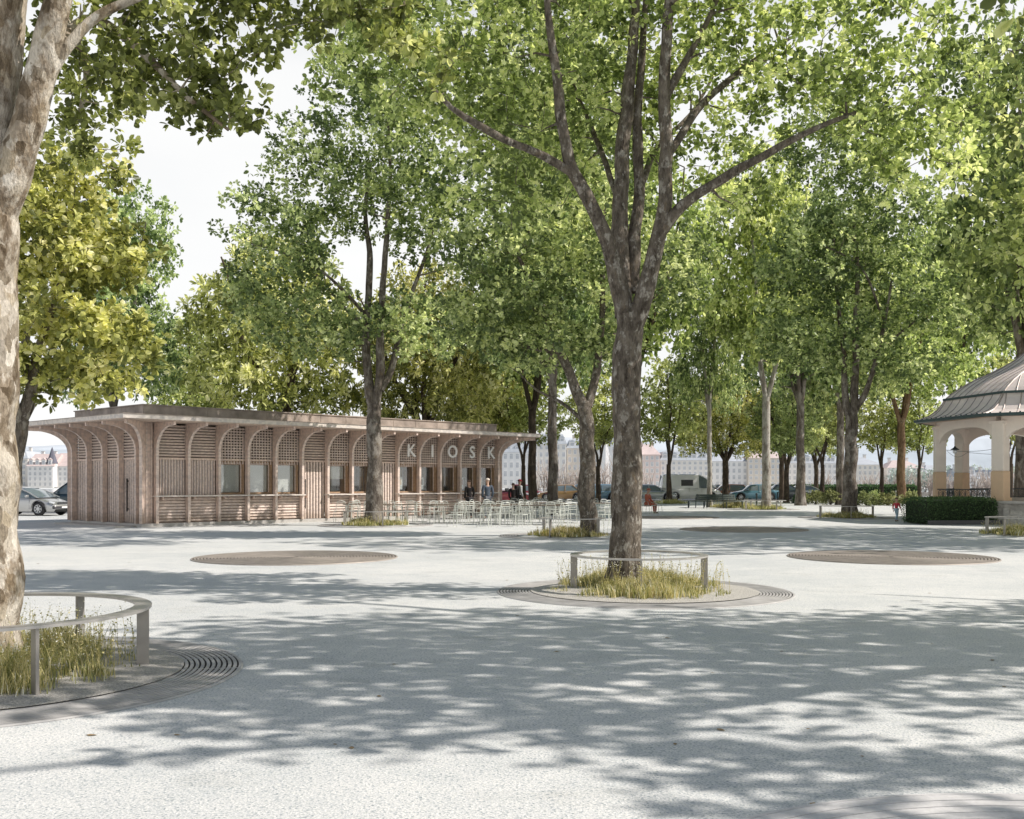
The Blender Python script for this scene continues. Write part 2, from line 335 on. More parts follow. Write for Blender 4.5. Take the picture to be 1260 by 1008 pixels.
# ------------------------------------------------------------------ foliage and trees
LEAF6 = np.array([(0, 0, 0), (-0.30, 0.42, 0.10), (-0.26, 0.78, 0.08), (0, 1.0, -0.06), (0.26, 0.78, 0.08), (0.30, 0.42, 0.10)])
LEAF6Q = np.array([(0, 3, 2, 1), (0, 5, 4, 3)])
LEAFN = np.array([(0, 0, 0), (-0.17, 0.40, 0.05), (-0.15, 0.75, 0.03), (0, 1.0, -0.12), (0.15, 0.75, 0.03), (0.17, 0.40, 0.05)])
LEAF4 = np.array([(0, 0, 0), (-0.33, 0.55, 0.06), (0, 1.0, -0.05), (0.33, 0.55, 0.06)])
LEAF4Q = np.array([(0, 3, 2, 1)])
def norm(a): return a / np.maximum(np.linalg.norm(a, axis=1, keepdims=True), 1e-9)
def leaf_geo(rng, C, D, S, T, shape=6):
    """C base points, D main direction, S sizes, T tone"""
    tpl, q = (LEAF6, LEAF6Q) if shape == 6 else (LEAFN, LEAF6Q) if shape == 5 else (LEAF4, LEAF4Q)
    N = len(C); D = norm(D); rnd = rng.normal(size=(N, 3)) + np.array([0, 0, 1.1])
    A = norm(np.cross(D, rnd)); Nn = np.cross(A, D)
    V = (C[:, None, :] + S[:, None, None] * (A[:, None, :] * tpl[None, :, 0:1] + D[:, None, :] * tpl[None, :, 1:2] + Nn[:, None, :] * tpl[None, :, 2:3]))
    K = len(tpl); Q = (np.arange(N)[:, None, None] * K + q[None]).reshape(-1, 4)
    return V.reshape(-1, 3), Q, np.repeat(T, K)

def clump_leaves(rng, tips, per_tip, clump_r, size, shape, rosette=6, flat=0.75, centre=None, zrange=None):
    nt_ = len(tips); nr = max(1, int(per_tip / rosette))
    base = np.repeat(tips, nr, axis=0); n = len(base)
    off = norm(rng.normal(size=(n, 3))) * (rng.random((n, 1)) ** 0.45) * clump_r * np.repeat(rng.uniform(0.6, 1.25, (nt_, 1)), nr, axis=0)
    off[:, 2] *= flat; rp = base + off
    outw = norm(off + np.array([0, 0, 0.15]) * clump_r)
    tone_r = 0.46 + 0.15 * rng.normal(size=n) + 0.20 * off[:, 2] / clump_r + np.repeat(0.19 * rng.normal(size=nt_), nr)  # upper leaves and some clumps toned brighter, imitating light and shade in foliage
    C = np.repeat(rp, rosette, axis=0); O = np.repeat(outw, rosette, axis=0); N = len(C)
    D = norm(O * 0.55 + rng.normal(size=(N, 3)) * 0.62 + np.array([0, 0, -0.12]))
    S = size * rng.uniform(0.65, 1.2, N); T = np.clip(np.repeat(tone_r, rosette) + rng.normal(size=N) * 0.16, 0, 1)
    return leaf_geo(rng, C + D * S[:, None] * 0.15, D, S, T, shape)

def tube_np(pts, rad, sides, VV, QQ, base, wob=0.0, rng=None):
    pts = np.asarray(pts, float); n = len(pts); d = np.zeros_like(pts); d[1:-1] = pts[2:] - pts[:-2]; d[0] = pts[1] - pts[0]; d[-1] = pts[-1] - pts[-2]; d = norm(d)
    ref = np.array([1.0, 0.15, 0.1]) if abs(d[0][0]) < 0.8 else np.array([0.1, 1.0, 0.1])
    a = norm(np.cross(d, np.cross(ref[None], d))); b = np.cross(d, a)
    t = np.arange(sides) * 2 * PI / sides; r = np.asarray(rad)[:, None]
    if wob and rng is not None: r = r * (1 + wob * rng.normal(size=(n, sides)))
    V = pts[:, None, :] + (a[:, None, :] * np.cos(t)[None, :, None] + b[:, None, :] * np.sin(t)[None, :, None]) * (r[:, :, None] if r.ndim == 2 and r.shape[1] == sides else r[:, :, None])
    i = np.arange(n - 1)[:, None]; k = np.arange(sides)[None]
    Q = np.stack([i * sides + k, i * sides + (k + 1) % sides, (i + 1) * sides + (k + 1) % sides, (i + 1) * sides + k], -1).reshape(-1, 4) + base
    VV.append(V.reshape(-1, 3)); QQ.append(Q); return base + n * sides

def resample(pts, rad, step):
    pts = np.asarray(pts, float); rad = np.asarray(rad, float)
    # Catmull-Rom through the given points
    P = np.vstack([2 * pts[0] - pts[1], pts, 2 * pts[-1] - pts[-2]]); Rr = np.concatenate([[rad[0]], rad, [rad[-1]]])
    op, orr = [], []
    for i in range(1, len(P) - 2):
        seg = np.linalg.norm(P[i + 1] - P[i]); m = max(1, int(seg / step))
        for j in range(m):
            t = j / m; p0, p1, p2, p3 = P[i - 1], P[i], P[i + 1], P[i + 2]
            op.append(0.5 * (2 * p1 + (p2 - p0) * t + (2 * p0 - 5 * p1 + 4 * p2 - p3) * t * t + (3 * p1 - p0 - 3 * p2 + p3) * t ** 3)); orr.append(Rr[i] * (1 - t) + Rr[i + 1] * t)
    op.append(pts[-1]); orr.append(rad[-1]); return np.array(op), np.array(orr)

def build_tree(seed, limbs, lobes, n_tips, per_tip, clump_r, leaf, shape, bark, leafm, step=0.3, sides=14, twig=0.006, mind=0.35, rosette=6, nodez=None, keep=None, flare=0.3):
    """returns (trunk mesh, crown mesh). limbs: list of polylines [(x,y,z,r)...]; lobes: (centre, radii, weight)"""
    rng = np.random.default_rng(seed); VV, QQ, base = [], [], 0
    nodes, nrad = [], []
    for li, lb in enumerate(limbs):
        a = np.array(lb, float); p, r = resample(a[:, :3], a[:, 3], step)
        k_ = max(3, int(0.7 / step)); ker = np.hanning(k_ + 2)[1:-1]; ker /= ker.sum()
        jit = np.stack([np.convolve(rng.normal(size=len(p) + k_ * 2), ker, 'same')[k_:k_ + len(p)] for _ in range(3)], 1) * 0.16 * r[:, None]; jit *= (1 if li == 0 else np.clip(np.arange(len(p)) * step / .6, 0, 1))[:, None] if li else 1.0; p = p + jit
        r = r * (1 + 0.06 * np.convolve(rng.normal(size=len(p) + k_ * 2), ker, 'same')[k_:k_ + len(p)])
        if li == 0:
            h = p[:, 2] - p[0, 2]; r = r * (1 + flare * np.exp(-h / 0.28))
        base = tube_np(p, r, sides if li == 0 else max(8, sides - 4), VV, QQ, base, 0.014, rng)
        s = 0 if li else int(len(p) * 0.9)
        nodes.append(p[s + (2 if li else 0):]); nrad.append(r[s + (2 if li else 0):])
    nodes = np.vstack(nodes); nrad = np.concatenate(nrad)
    if nodez is not None:
        k = nodes[:, 2] > nodez; nodes, nrad = nodes[k], nrad[k]
    wts = np.array([l[2] for l in lobes], float); wts /= wts.sum(); tips = []
    tries = 0; need = n_tips
    cand = []
    for l, wgt in zip(lobes, wts):
        m = int(need * wgt * 3) + 3; d = norm(rng.normal(size=(m, 3))) * (rng.random((m, 1)) ** (1 / 2.4)); cand.append(np.array(l[0]) + d * np.array(l[1]))
    cand = np.vstack(cand); rng.shuffle(cand)
    for c in cand:
        if keep is not None and not keep(c): continue
        if tips and np.min(np.sum((np.array(tips[-400:]) - c) ** 2, axis=1)) < mind ** 2: continue
        tips.append(c)
        if len(tips) >= n_tips: break
    tips = np.array(tips)
    dist = np.array([np.min(np.sum((nodes - t) ** 2, axis=1)) for t in tips]); tips = tips[np.argsort(dist)]
    cap = len(nodes) + len(tips) * 7; NB = np.zeros((cap, 3)); NR = np.zeros(cap); nn = len(nodes); NB[:nn] = nodes; NR[:nn] = nrad
    mids = []
    for t in tips:
        dv = NB[:nn] - t; d = np.sqrt((dv ** 2).sum(1)); cost = d + 0.7 * np.maximum(0, dv[:, 2] + 0.1 * d) ; j = int(np.argmin(cost)); p0 = NB[j]; L = d[j]
        k = max(2, min(7, int(L / 0.3) + 1)); u = np.linspace(0, 1, k + 1)[:, None]
        out_ = t - p0; side = norm(rng.normal(size=(1, 3)))[0]
        pts = p0 + out_ * u + np.array([0, 0, 1]) * (u * (1 - u)) * L * rng.uniform(-0.05, 0.3) + side * (u * (1 - u)) * L * 0.25
        pts[1:-1] += rng.normal(size=(k - 1, 3)) * 0.03 * L
        r0 = min(NR[j] * 0.75, 0.010 + 0.022 * L + 0.005 * L * L); rr = np.linspace(r0, max(twig, r0 * 0.25), k + 1)
        base = tube_np(pts, rr, 5 if r0 < 0.03 else 7, VV, QQ, base)
        NB[nn:nn + k] = pts[1:]; NR[nn:nn + k] = rr[1:]; nn += k
        if L > 1.2: mids.append(pts[int(k * 0.6)])
    tm = np_mesh('trunk', np.vstack(VV), np.vstack(QQ), M[bark], smooth=True)
    allt = np.vstack([tips] + ([np.array(mids)] if mids else []))
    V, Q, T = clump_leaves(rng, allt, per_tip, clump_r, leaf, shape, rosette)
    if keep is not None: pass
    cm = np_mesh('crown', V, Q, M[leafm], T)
    return tm, cm

def place_tree(tm, cm, label, loc, rz=0.0, scale=1.0, group=None, name='tree', leafm=None):
    t = thing(name, label, 'tree', loc, rz, group)
    t.scale = (scale,) * 3 if isinstance(scale, (int, float)) else scale
    link('trunk', tm, t); c = link('crown', cm, t)
    return t
# ------------------------------------------------------------------ ground, road, water, hills
def sheet(name, poly, z, m, label=None, kind='structure'):
    b = MB(); b.add([(x, y, z) for x, y in poly], [tuple(range(len(poly)))], m); o = b.obj(name); tag(o, label, None, None, kind); return o

def ground_sheet():
    """square paving as one sheet with round holes for the tree pits would hide nothing: the pits lie as sheets above it"""
    return sheet('ground', [(-700, -60), (700, -60), (700, 128), (-700, 128)], 0.0, 'ground')
ground_sheet()
sheet('water', [(-1500, 128), (1500, 128), (1500, 374), (-1500, 374)], -0.6, 'water')
sheet('far_bank', [(-4000, 374), (4000, 374), (4000, 4000), (-4000, 4000)], -0.2, 'ground')
sheet('road', [(-160, 91), (160, 91), (160, 107), (-160, 107)], 0.004, 'road')
sheet('side_road', [(-90, 49.5), (-14, 54.5), (-3, 90.9), (-22, 90.9), (-40, 74), (-90, 70)], 0.004, 'road')
b = MB()
for x in range(-60, 60, 6): b.box(x, x + 5.95, 90.55, 90.85, 0.0, 0.12, 'kerbstone'); b.box(x, x + 5.95, 107.1, 107.4, 0.0, 0.12, 'kerbstone')
tag(b.obj('kerb'), kind='structure')
b = MB(); b.box(-300, 300, 127.6, 128.3, -0.8, 0.45, 'concrete'); tag(b.obj('quay_edge'), kind='structure')
for x0 in (-40, -28, -14, 0, 14, 28, 42):
    pass
sheet('road_marking', [(-90, 49.9), (-20, 54.4), (-20, 54.55), (-90, 50.05)], 0.008, 'line')

def hill(name, x0, x1, y, hs, m, seed):
    rng = np.random.default_rng(seed); n = 160; xs = np.linspace(x0, x1, n); k = np.zeros(n)
    for f, a in ((1, 1), (2.3, .5), (5, .25), (17, .05), (41, .035), (80, 0.025)): k += a * np.sin(xs / (x1 - x0) * 2 * PI * f + rng.uniform(0, 6))
    z = hs * (1 + 0.22 * k); b = MB(); vs = []
    for i, x in enumerate(xs): vs += [(x, y, -1), (x, y + 40, z[i] * 0.8), (x, y + 160, z[i]), (x, y + 500, -1)]
    b.add(vs, [(4 * i + j, 4 * i + 4 + j, 4 * i + 5 + j, 4 * i + 1 + j) for i in range(n - 1) for j in range(3)], m)
    tag(b.obj(name, smooth=True), kind='structure')
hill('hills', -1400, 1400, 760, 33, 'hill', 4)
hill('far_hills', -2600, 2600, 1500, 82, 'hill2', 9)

# ------------------------------------------------------------------ tree grates, guards and grass
def rings_mesh(r_in, r_out, n, m, z=0.03, fill=0.55, ribs=16, pit='pit', inner_disc=None, seg=112):
    b = MB(); b.lathe([(0.0, 0.006), (r_out, 0.006)], pit, seg) if r_in < 0.3 else b.lathe([(r_in - 0.02, 0.006), (r_out, 0.006)], pit, seg)
    step = (r_out - r_in) / n
    for i in range(n):
        a = r_in + i * step; c = a + step * fill
        b.lathe([(a, 0.007), (a, z), (c, z), (c, 0.007)], m, seg)
    b.lathe([(r_out, 0.002), (r_out, z - 0.002), (r_out + 0.025, z - 0.002), (r_out + 0.035, 0.002)], m, seg)
    for k in range(ribs):
        t = 2 * PI * (k + 0.5) / ribs; mt = Matrix.Rotation(t, 4, 'Z')
        b.box(r_in, r_out, -0.012, 0.012, 0.0065, z - 0.004, m, mt)
    return b.mesh('grate')
G_planted = rings_mesh(1.62, 2.12, 11, 'grate', 0.014, 0.62, 20)
G_planted_far = rings_mesh(1.62, 2.12, 6, 'grate', 0.022, 0.6, 12, seg=48)
G_empty = rings_mesh(0.06, 2.12, 30, 'grateb', 0.022, 0.55, 24, seg=96)
G_stone = rings_mesh(0.30, 2.12, 19, 'gratel', 0.012, 0.90, 12, seg=128)
def grate(mesh, X, Y, label, group=None, s=1.0):
    o = link('tree_grate', mesh, None, (X, Y, 0)); o.scale = (s, s, 1); return tag(o, label, 'tree grate', group)
def guard(X, Y, label, rad=0.98, h=0.55, a0=0.2, n=4, pw=0.10):
    t = thing('tree_guard', label, 'tree guard', (X, Y, 0), a0)
    b = MB(); w_ = 0.055 if rad < 1.2 else 0.07
    b.lathe([(rad - w_, h - 0.022), (rad + w_, h - 0.022), (rad + w_, h), (rad - w_, h)], 'steel', 72, close=True); b.obj('rail', t)
    for k in range(n):
        a = 2 * PI * k / n; pb = MB(); pb.cbox((0, 0, (h - 0.022) / 2), (pw, 0.028, h - 0.022), 'steelp', bev=0.004); pb.box(-0.05, 0.05, -0.08, 0.08, 0.008, 0.018, 'steelp')
        pb.obj('post', t, (rad * math.cos(a), rad * math.sin(a), 0), a)
    return t
def gravel_bed(X, Y, r=1.66):
    b = MB(); rng = random.Random(int(X * 10 + Y)); prof = [(r * k / 9, 0.024 + 0.045 * (1 - (k / 9) ** 2)) for k in range(10)]
    b.lathe(prof, 'gravel', 56); o = b.obj('gravel_bed', None, (X, Y, 0), smooth=True); tag(o, kind='structure')
    me = o.data
    for p in me.vertices:
        if 0.05 < p.co.xy.length < r * 0.97: p.co.z += rng.uniform(-0.006, 0.008)
GR = {}
def grass_mesh(seed, r, n, h, weeds, flowers, width=0.006):
    rng = np.random.default_rng(seed)
    # patchy: sample tufts
    nt_ = n // 14; a = rng.random(nt_) * 2 * PI; rr = r * np.sqrt(rng.random(nt_)) ; c = np.stack([rr * np.cos(a), rr * np.sin(a)], 1)
    ph = np.sin(c[:, 0] * 3.1 + seed) + np.cos(c[:, 1] * 2.7 + seed * 2) + 0.6 * np.sin(c[:, 0] * 7 + c[:, 1] * 5)
    keepm = (rng.random(nt_) < np.clip(1.0 - (rr / r) ** 2 * 0.85 + ph * 0.28, 0.04, 1)); c = c[keepm]; rr = rr[keepm]; ph = ph[keepm]
    hh = h * np.clip(1.05 - 0.45 * (rr / r) ** 2 + 0.22 * ph, 0.3, 1.7)
    C = np.repeat(c, 14, axis=0); H = np.repeat(hh, 14) * rng.uniform(0.45, 1.25, len(C)); N = len(C)
    C = C + rng.normal(size=C.shape) * 0.045
    ang = rng.random(N) * 2 * PI; lean = rng.uniform(0.05, 0.65, N) * H; dx = np.cos(ang); dy = np.sin(ang)
    W = width * rng.uniform(0.7, 1.5, N); px, py = -dy * W, dx * W
    z0 = 0.02 + 0 * H
    V = np.zeros((N, 4, 3)); mid = 0.55
    V[:, 0] = np.stack([C[:, 0] - px, C[:, 1] - py, z0], 1); V[:, 1] = np.stack([C[:, 0] + px, C[:, 1] + py, z0], 1)
    V[:, 2] = np.stack([C[:, 0] + dx * lean * .3 + px * .8, C[:, 1] + dy * lean * .3 + py * .8, z0 + H * mid], 1); V[:, 3] = np.stack([C[:, 0] + dx * lean * .3 - px * .8, C[:, 1] + dy * lean * .3 - py * .8, z0 + H * mid], 1)
    U = np.zeros((N, 4, 3)); U[:, 0] = V[:, 3]; U[:, 1] = V[:, 2]
    tp = np.stack([C[:, 0] + dx * lean, C[:, 1] + dy * lean, z0 + H], 1); U[:, 2] = tp + np.stack([px, py, 0 * px], 1) * .15; U[:, 3] = tp - np.stack([px, py, 0 * px], 1) * .15
    T = np.clip(0.46 + 0.08 * np.repeat(ph, 14) * 0.7 + rng.normal(size=N) * 0.2, 0, 0.92)
    VV = [np.concatenate([V, U], 1).reshape(-1, 3)]; q = np.arange(N)[:, None] * 8; QQ = [np.concatenate([q + np.array([[0, 1, 2, 3]]), q + np.array([[4, 5, 6, 7]])], 0)]; TT = [np.repeat(T, 8)]
    nb = N * 8
    # tall weeds with small leaves and seed heads
    for i in range(weeds):
        a = rng.random() * 2 * PI; rr_ = r * math.sqrt(rng.random()) * 0.92; p = np.array([rr_ * math.cos(a), rr_ * math.sin(a), 0.02]); hgt = h * rng.uniform(1.4, 2.6)
        top = p + np.array([rng.normal() * .07, rng.normal() * .07, hgt]); pts = np.array([p, (p + top) / 2 + rng.normal(size=3) * .015, top])
        nb = tube_np(pts, [0.003, 0.0025, 0.0015], 3, VV, QQ, nb); TT.append(np.full(9, 0.55))
        m = 12; u = rng.uniform(0.25, 1, m); cc = p + (top - p) * u[:, None]; dd = np.stack([rng.normal(size=m), rng.normal(size=m), rng.uniform(0.1, 0.9, m)], 1)
        lv, lq, lt = leaf_geo(rng, cc, dd, rng.uniform(0.012, 0.032, m), np.clip(rng.normal(0.5, 0.15, m), 0, 0.85), 4); VV.append(lv); QQ.append(lq + nb); TT.append(lt); nb += len(lv)
        m = 8 if flowers and rng.random() < flowers else 4
        cc = top + rng.normal(size=(m, 3)) * np.array([.03, .03, .035]); dd = rng.normal(size=(m, 3)); lv, lq, lt = leaf_geo(rng, cc, dd, rng.uniform(0.010, 0.02, m), np.full(m, 0.99), 4); VV.append(lv); QQ.append(lq + nb); TT.append(lt); nb += len(lv)
    me = np_mesh('grass', np.vstack(VV), np.vstack([x.reshape(-1, 4) for x in QQ]), M['grass'], np.concatenate(TT)); return me
def grass(mesh, X, Y, label, s=1.0, rz=0.0):
    o = link('grass', mesh, None, (X, Y, 0.015), rz); o.scale = (s, s, s); return tag(o, label, 'grass', None, 'stuff')
g_near = grass_mesh(1, 1.45, 34000, 0.17, 260, 0.7, 0.0035)
g_mid = grass_mesh(2, 1.4, 22000, 0.18, 200, 0.5, 0.0045)
g_far = grass_mesh(3, 1.4, 6500, 0.20, 70, 0.2, 0.012)

PIT = [  # X, Y, name
 (-4.45, 8.75), (1.93, 15.5)]
grate(G_planted, -4.45, 8.75, 'round slotted tree grate at the foot of the near pale trunk')
grate(G_planted, 1.93, 15.5, 'round slotted tree grate around the big forked tree in the middle')
gravel_bed(-4.45, 8.75); gravel_bed(1.93, 15.5)
guard(-4.45, 8.75, 'low ring rail on flat posts around the pale trunk at the left edge', 1.32, 0.55, R(14.5), 6, 0.10)
guard(1.86, 15.5, 'low ring rail on flat posts around the big forked tree in the middle', 0.95, 0.55, R(-5), 4, 0.10)
grass(g_near, -4.55, 8.8, 'tall dry grass with white flowers around the pale trunk at the left edge')
grass(g_mid, 1.93, 15.55, 'yellow green grass growing around the big forked tree in the middle')
grate(G_empty, -4.6, 22.5, 'empty bronze round grate lying in the paving in front of the kiosk')
grate(G_empty, 8.1, 22.6, 'empty bronze round grate lying in the paving at the right, before the bandstand')
grate(G_empty, 7.87, 35.9, 'flat bronze round grate in the paving, farther back right of the middle tree')
grate(G_empty, 7.3, 48.3, 'far thin bronze round grate just right of the middle trunk')
grate(G_stone, 2.35, 3.27, 'pale stone ring grate in the sunlit foreground at the bottom right')
GU = [(-5.1, 39.5, 'before the kiosk', 1.15), (1.75, 31.6, 'beside the cafe tables', 1.0), (15.2, 48, 'left of the child in red', 1.15), (15.0, 63, 'right of the round bench', 1.25), (15.55, 32.2, 'at the right edge, before the bandstand steps', 1.0)]
for i, (x, y, d, r_) in enumerate(GU):
    guard(x, y, 'low steel ring rail around a grass pit ' + d, r_, 0.55, R(20 + 31 * i), 4 if i < 4 else 5)
    grass(g_far, x, y, 'dry grass pit ' + d, .9, i * 1.1)
    if i != 4: grate(G_planted_far, x, y, 'narrow ring grate of a tree pit ' + d)
grass(g_far, 11.9, 80, 'thin grass at the foot of the slim forked tree by the white van', 1.0, 2.0)
grass(g_far, 14.0, 67.2, 'grass growing under the round dark bench', 1.15, 4.0)

# ------------------------------------------------------------------ trees
def PL(Y0, pts, base=(0, 0)):
    return [(gx(a, Y0 + c) - base[0], Y0 + c - base[1], gz(b_, Y0 + c), r) for a, b_, c, r in pts]
# big forked tree in the middle
YB = 15.6; bB = (gx(770, YB), YB)
limbsB = [PL(YB, [(766, 738, 0, .26), (768, 700, 0, .235), (770, 640, 0, .225), (772, 560, 0, .215), (773, 480, 0, .205), (775, 420, 0, .205), (775, 385, 0, .195)], bB),
 PL(YB, [(772, 400, 0, .15), (760, 345, 0, .135), (748, 300, -.1, .11), (733, 262, -.2, .1), (715, 228, -.3, .095), (702, 200, -.4, .09), (692, 150, -.4, .08), (686, 95, -.5, .07), (678, 50, -.6, .06), (668, -60, -.9, .03)], bB),
 PL(YB, [(704, 212, -.38, .07), (660, 188, -.6, .058), (620, 172, -.8, .052), (585, 152, -1, .047), (555, 132, -1.2, .038), (530, 106, -1.3, .025)], bB),
 PL(YB, [(768, 390, .05, .15), (763, 330, .1, .135), (763, 250, .2, .12), (767, 180, .3, .11), (772, 130, .3, .1), (778, 60, .3, .08), (785, -60, .4, .04)], bB),
 PL(YB, [(778, 360, .15, .1), (781, 300, .2, .09), (786, 230, .4, .085), (784, 150, .5, .075), (790, 60, .6, .055), (800, -80, .7, .03)], bB),
 PL(YB, [(776, 410, -.05, .15), (790, 370, -.1, .135), (801, 335, -.15, .125), (812, 285, -.2, .115), (819, 230, -.3, .1), (820, 170, -.3, .095), (818, 100, -.3, .085), (822, 20, -.3, .07), (828, -90, -.3, .035)], bB),
 PL(YB, [(810, 290, -.2, .09), (838, 253, -.4, .078), (880, 225, -.6, .068), (925, 200, -.8, .058), (965, 178, -1, .05), (1005, 158, -1.2, .04), (1055, 138, -1.3, .025)], bB),
 PL(YB, [(819, 120, -.3, .065), (838, 85, -.2, .055), (858, 50, -.1, .045), (880, 5, 0, .035), (895, -50, 0, .02)], bB),
 PL(YB, [(820, 195, -.3, .06), (858, 135, .2, .052), (895, 100, .5, .045), (935, 70, .8, .038), (985, 40, 1, .02)], bB),
 PL(YB, [(765, 260, .2, .05), (745, 200, .9, .045), (725, 150, 1.5, .035), (700, 90, 2.0, .02)], bB),
 PL(YB, [(784, 240, .4, .05), (810, 180, 1.2, .045), (850, 140, 2.0, .03), (880, 90, 2.6, .02)], bB)]
def LB(Y0, base, rows): return [((gx(a, Y0 + dy) - base[0], Y0 + dy - base[1], gz(b_, Y0 + dy)), (rx, ry, rz), wt) for a, b_, dy, rx, ry, rz, wt in rows]
def lobes_px(Y0, base, rows): return [((gx(a, Y0 + dy) - base[0], Y0 + dy - base[1], gz(b_, Y0 + dy)), (rx, ry, rz), wt) for a, b_, dy, rx, ry, rz, wt in rows]
lobB = lobes_px(YB, bB, [(720, -520, 0, 3.0, 3.0, 2.4, 3), (610, 60, .4, 2.0, 1.6, 1.5, 3), (780, -10, 1.0, 2.3, 1.8, 1.6, 3.0), (900, 50, .5, 1.7, 1.8, 1.2, 2.3), (1070, 80, -1.0, 1.5, 1.5, 1.2, 2.2), (640, 210, 1.2, 1.3, 1.6, 0.9, 1.5), (725, 130, 1.2, 1.6, 1.5, 1.2, 1.6),
    (870, 170, 1.5, 1.3, 1.3, 0.8, 1.0), (520, 60, 0, 1.0, 1.4, 1.3, 1.3), (450, 60, .6, .9, 1.2, 1.0, 1.0), (760, -230, 0, 3.8, 3.4, 2.6, 5), (1130, 170, -.6, 0.9, 1.2, 0.8, 1.0), (960, -20, 0, 1.8, 1.8, 1.0, 1.5), (900, 255, .6, .7, .8, .35, .35)])
tm, cm = build_tree(11, limbsB, lobB, 620, 112, 0.36, 0.092, 6, 'barkB', 'leafB', step=0.14, sides=26, nodez=4.6, mind=0.36)
place_tree(tm, cm, 'big tree forking into many limbs inside the ring rail at the middle', (bB[0], bB[1], 0), name='plane_tree')

# near pale-barked tree at the left edge
YA = 8.9; bA = (gx(-22, YA), YA)
limbsA = [PL(YA, [(-20, 815, 0, .30), (-19, 720, 0, .298), (-20, 600, 0, .295), (-20, 450, 0, .29), (-18, 330, 0, .28), (-14, 220, 0, .25), (-6, 120, 0, .21), (6, 40, 0, .19), (12, -40, 0, .17), (10, -200, 0, .14), (0, -400, .2, .10), (10, -600, .3, .05)], bA),
 PL(YA, [(-18, 345, 0, .14), (-5, 285, -.02, .165), (18, 220, -.05, .15), (37, 160, -.1, .13), (50, 110, -.1, .12), (62, 60, -.15, .115), (78, 0, -.2, .105), (95, -80, -.2, .09), (120, -220, -.3, .06)], bA),
 PL(YA, [(56, 110, -.12, .075), (72, 78, -.1, .055), (95, 48, -.1, .045), (125, 20, -.05, .04), (170, -2, 0, .037), (230, -25, 0, .032), (310, -30, .2, .02)], bA),
 PL(YA, [(60, 80, -.1, .06), (110, 25, .5, .05), (150, 40, .7, .042), (190, 75, .8, .035), (235, 120, .8, .025), (285, 160, .7, .014)], bA),
 PL(YA, [(66, 50, -.1, .05), (90, 30, 1.0, .045), (110, 90, 1.6, .03), (100, 150, 2, .02)], bA),
 PL(YA, [(10, -250, 0, .09), (-150, -380, .6, .06), (-300, -450, 1.2, .03)], bA), PL(YA, [(8, -150, 0, .09), (150, -250, -1, .06), (330, -300, -1.8, .03)], bA),
 PL(YA, [(10, -60, 0, .08), (140, -110, .5, .06), (300, -120, .8, .045), (430, -60, .9, .03), (500, -20, .9, .015)], bA)]
lobA = lobes_px(YA, bA, [(210, 55, .8, 0.85, .9, .50, 1.6), (265, 135, .8, .42, .5, .34, .75), (110, 95, 1.6, .7, .8, .65, 1.3), (100, 175, 2.2, .5, .6, .4, .6), (340, 15, .9, .7, .8, .35, 1.0), (450, 15, .9, .55, .7, .45, 1.1), (180, -60, .6, 1.6, 1.2, .5, 1.5), (480, -90, .5, .8, .8, .5, .7),
    (10, -420, .3, 3.2, 3.2, 2.0, 7), (60, -700, .3, 2.4, 2.4, 1.6, 4), (520, 80, 1.2, .35, .4, .3, .25)])
tm, cm = build_tree(21, limbsA, lobA, 560, 62, 0.21, 0.085, 6, 'barkA', 'leafA', step=0.08, sides=32, nodez=4.7, mind=0.21, twig=0.004, flare=0.05)
place_tree(tm, cm, 'near tree with pale flaking bark and a raised side limb at the left edge', (bA[0] - .03, bA[1], 0), name='plane_tree')

# tree before the kiosk
YC = 39.5; bC = (gx(460, YC), YC)
limbsC = [PL(YC, [(460, 648, 0, .33), (460, 600, 0, .29), (460, 540, 0, .27), (461, 497, 0, .26)], bC),
 PL(YC, [(460, 505, 0, .2), (454, 470, 0, .17), (450, 425, .1, .15), (452, 380, .1, .13), (455, 320, .2, .11), (450, 260, .3, .08), (456, 200, .3, .05)], bC),
 PL(YC, [(462, 500, 0, .19), (467, 460, -.1, .16), (468, 410, -.2, .14), (472, 350, -.2, .12), (476, 290, -.3, .1), (480, 220, -.3, .07), (478, 150, -.3, .04)], bC),
 PL(YC, [(468, 480, 0, .15), (482, 452, .3, .13), (492, 410, .5, .11), (505, 365, .8, .09), (522, 320, 1, .06), (540, 260, 1, .03)], bC),
 PL(YC, [(452, 390, .1, .08), (425, 360, -.5, .06), (390, 330, -1, .045), (345, 310, -1.2, .03), (310, 300, -1.3, .02)], bC),
 PL(YC, [(452, 400, .1, .07), (430, 385, .8, .06), (400, 350, 1.5, .04)], bC)]
lobC = lobes_px(YC, bC, [(345, 300, -.8, 2.3, 2.5, 2.6, 3), (460, 200, 0, 3.0, 3, 3.0, 4), (545, 260, .4, 2.4, 2.6, 2.4, 3), (400, 400, 0, 2.6, 2.6, 1.3, 2), (520, 400, 0, 2.2, 2.4, 1.3, 1.6), (470, 80, 0, 3.4, 3.4, 2.6, 3), (380, 190, 0, 1.6, 1.6, 1.5, 1.2), (310, 370, .3, 1.1, 1.4, 1.1, .9)])
tm, cm = build_tree(31, limbsC, lobC, 620, 80, 0.54, 0.16, 6, 'barkC', 'leafC', step=0.3, sides=16, nodez=5.5, mind=0.5)
place_tree(tm, cm, 'tall tree with three upright stems standing in front of the kiosk', (bC[0], bC[1], 0), name='plane_tree')

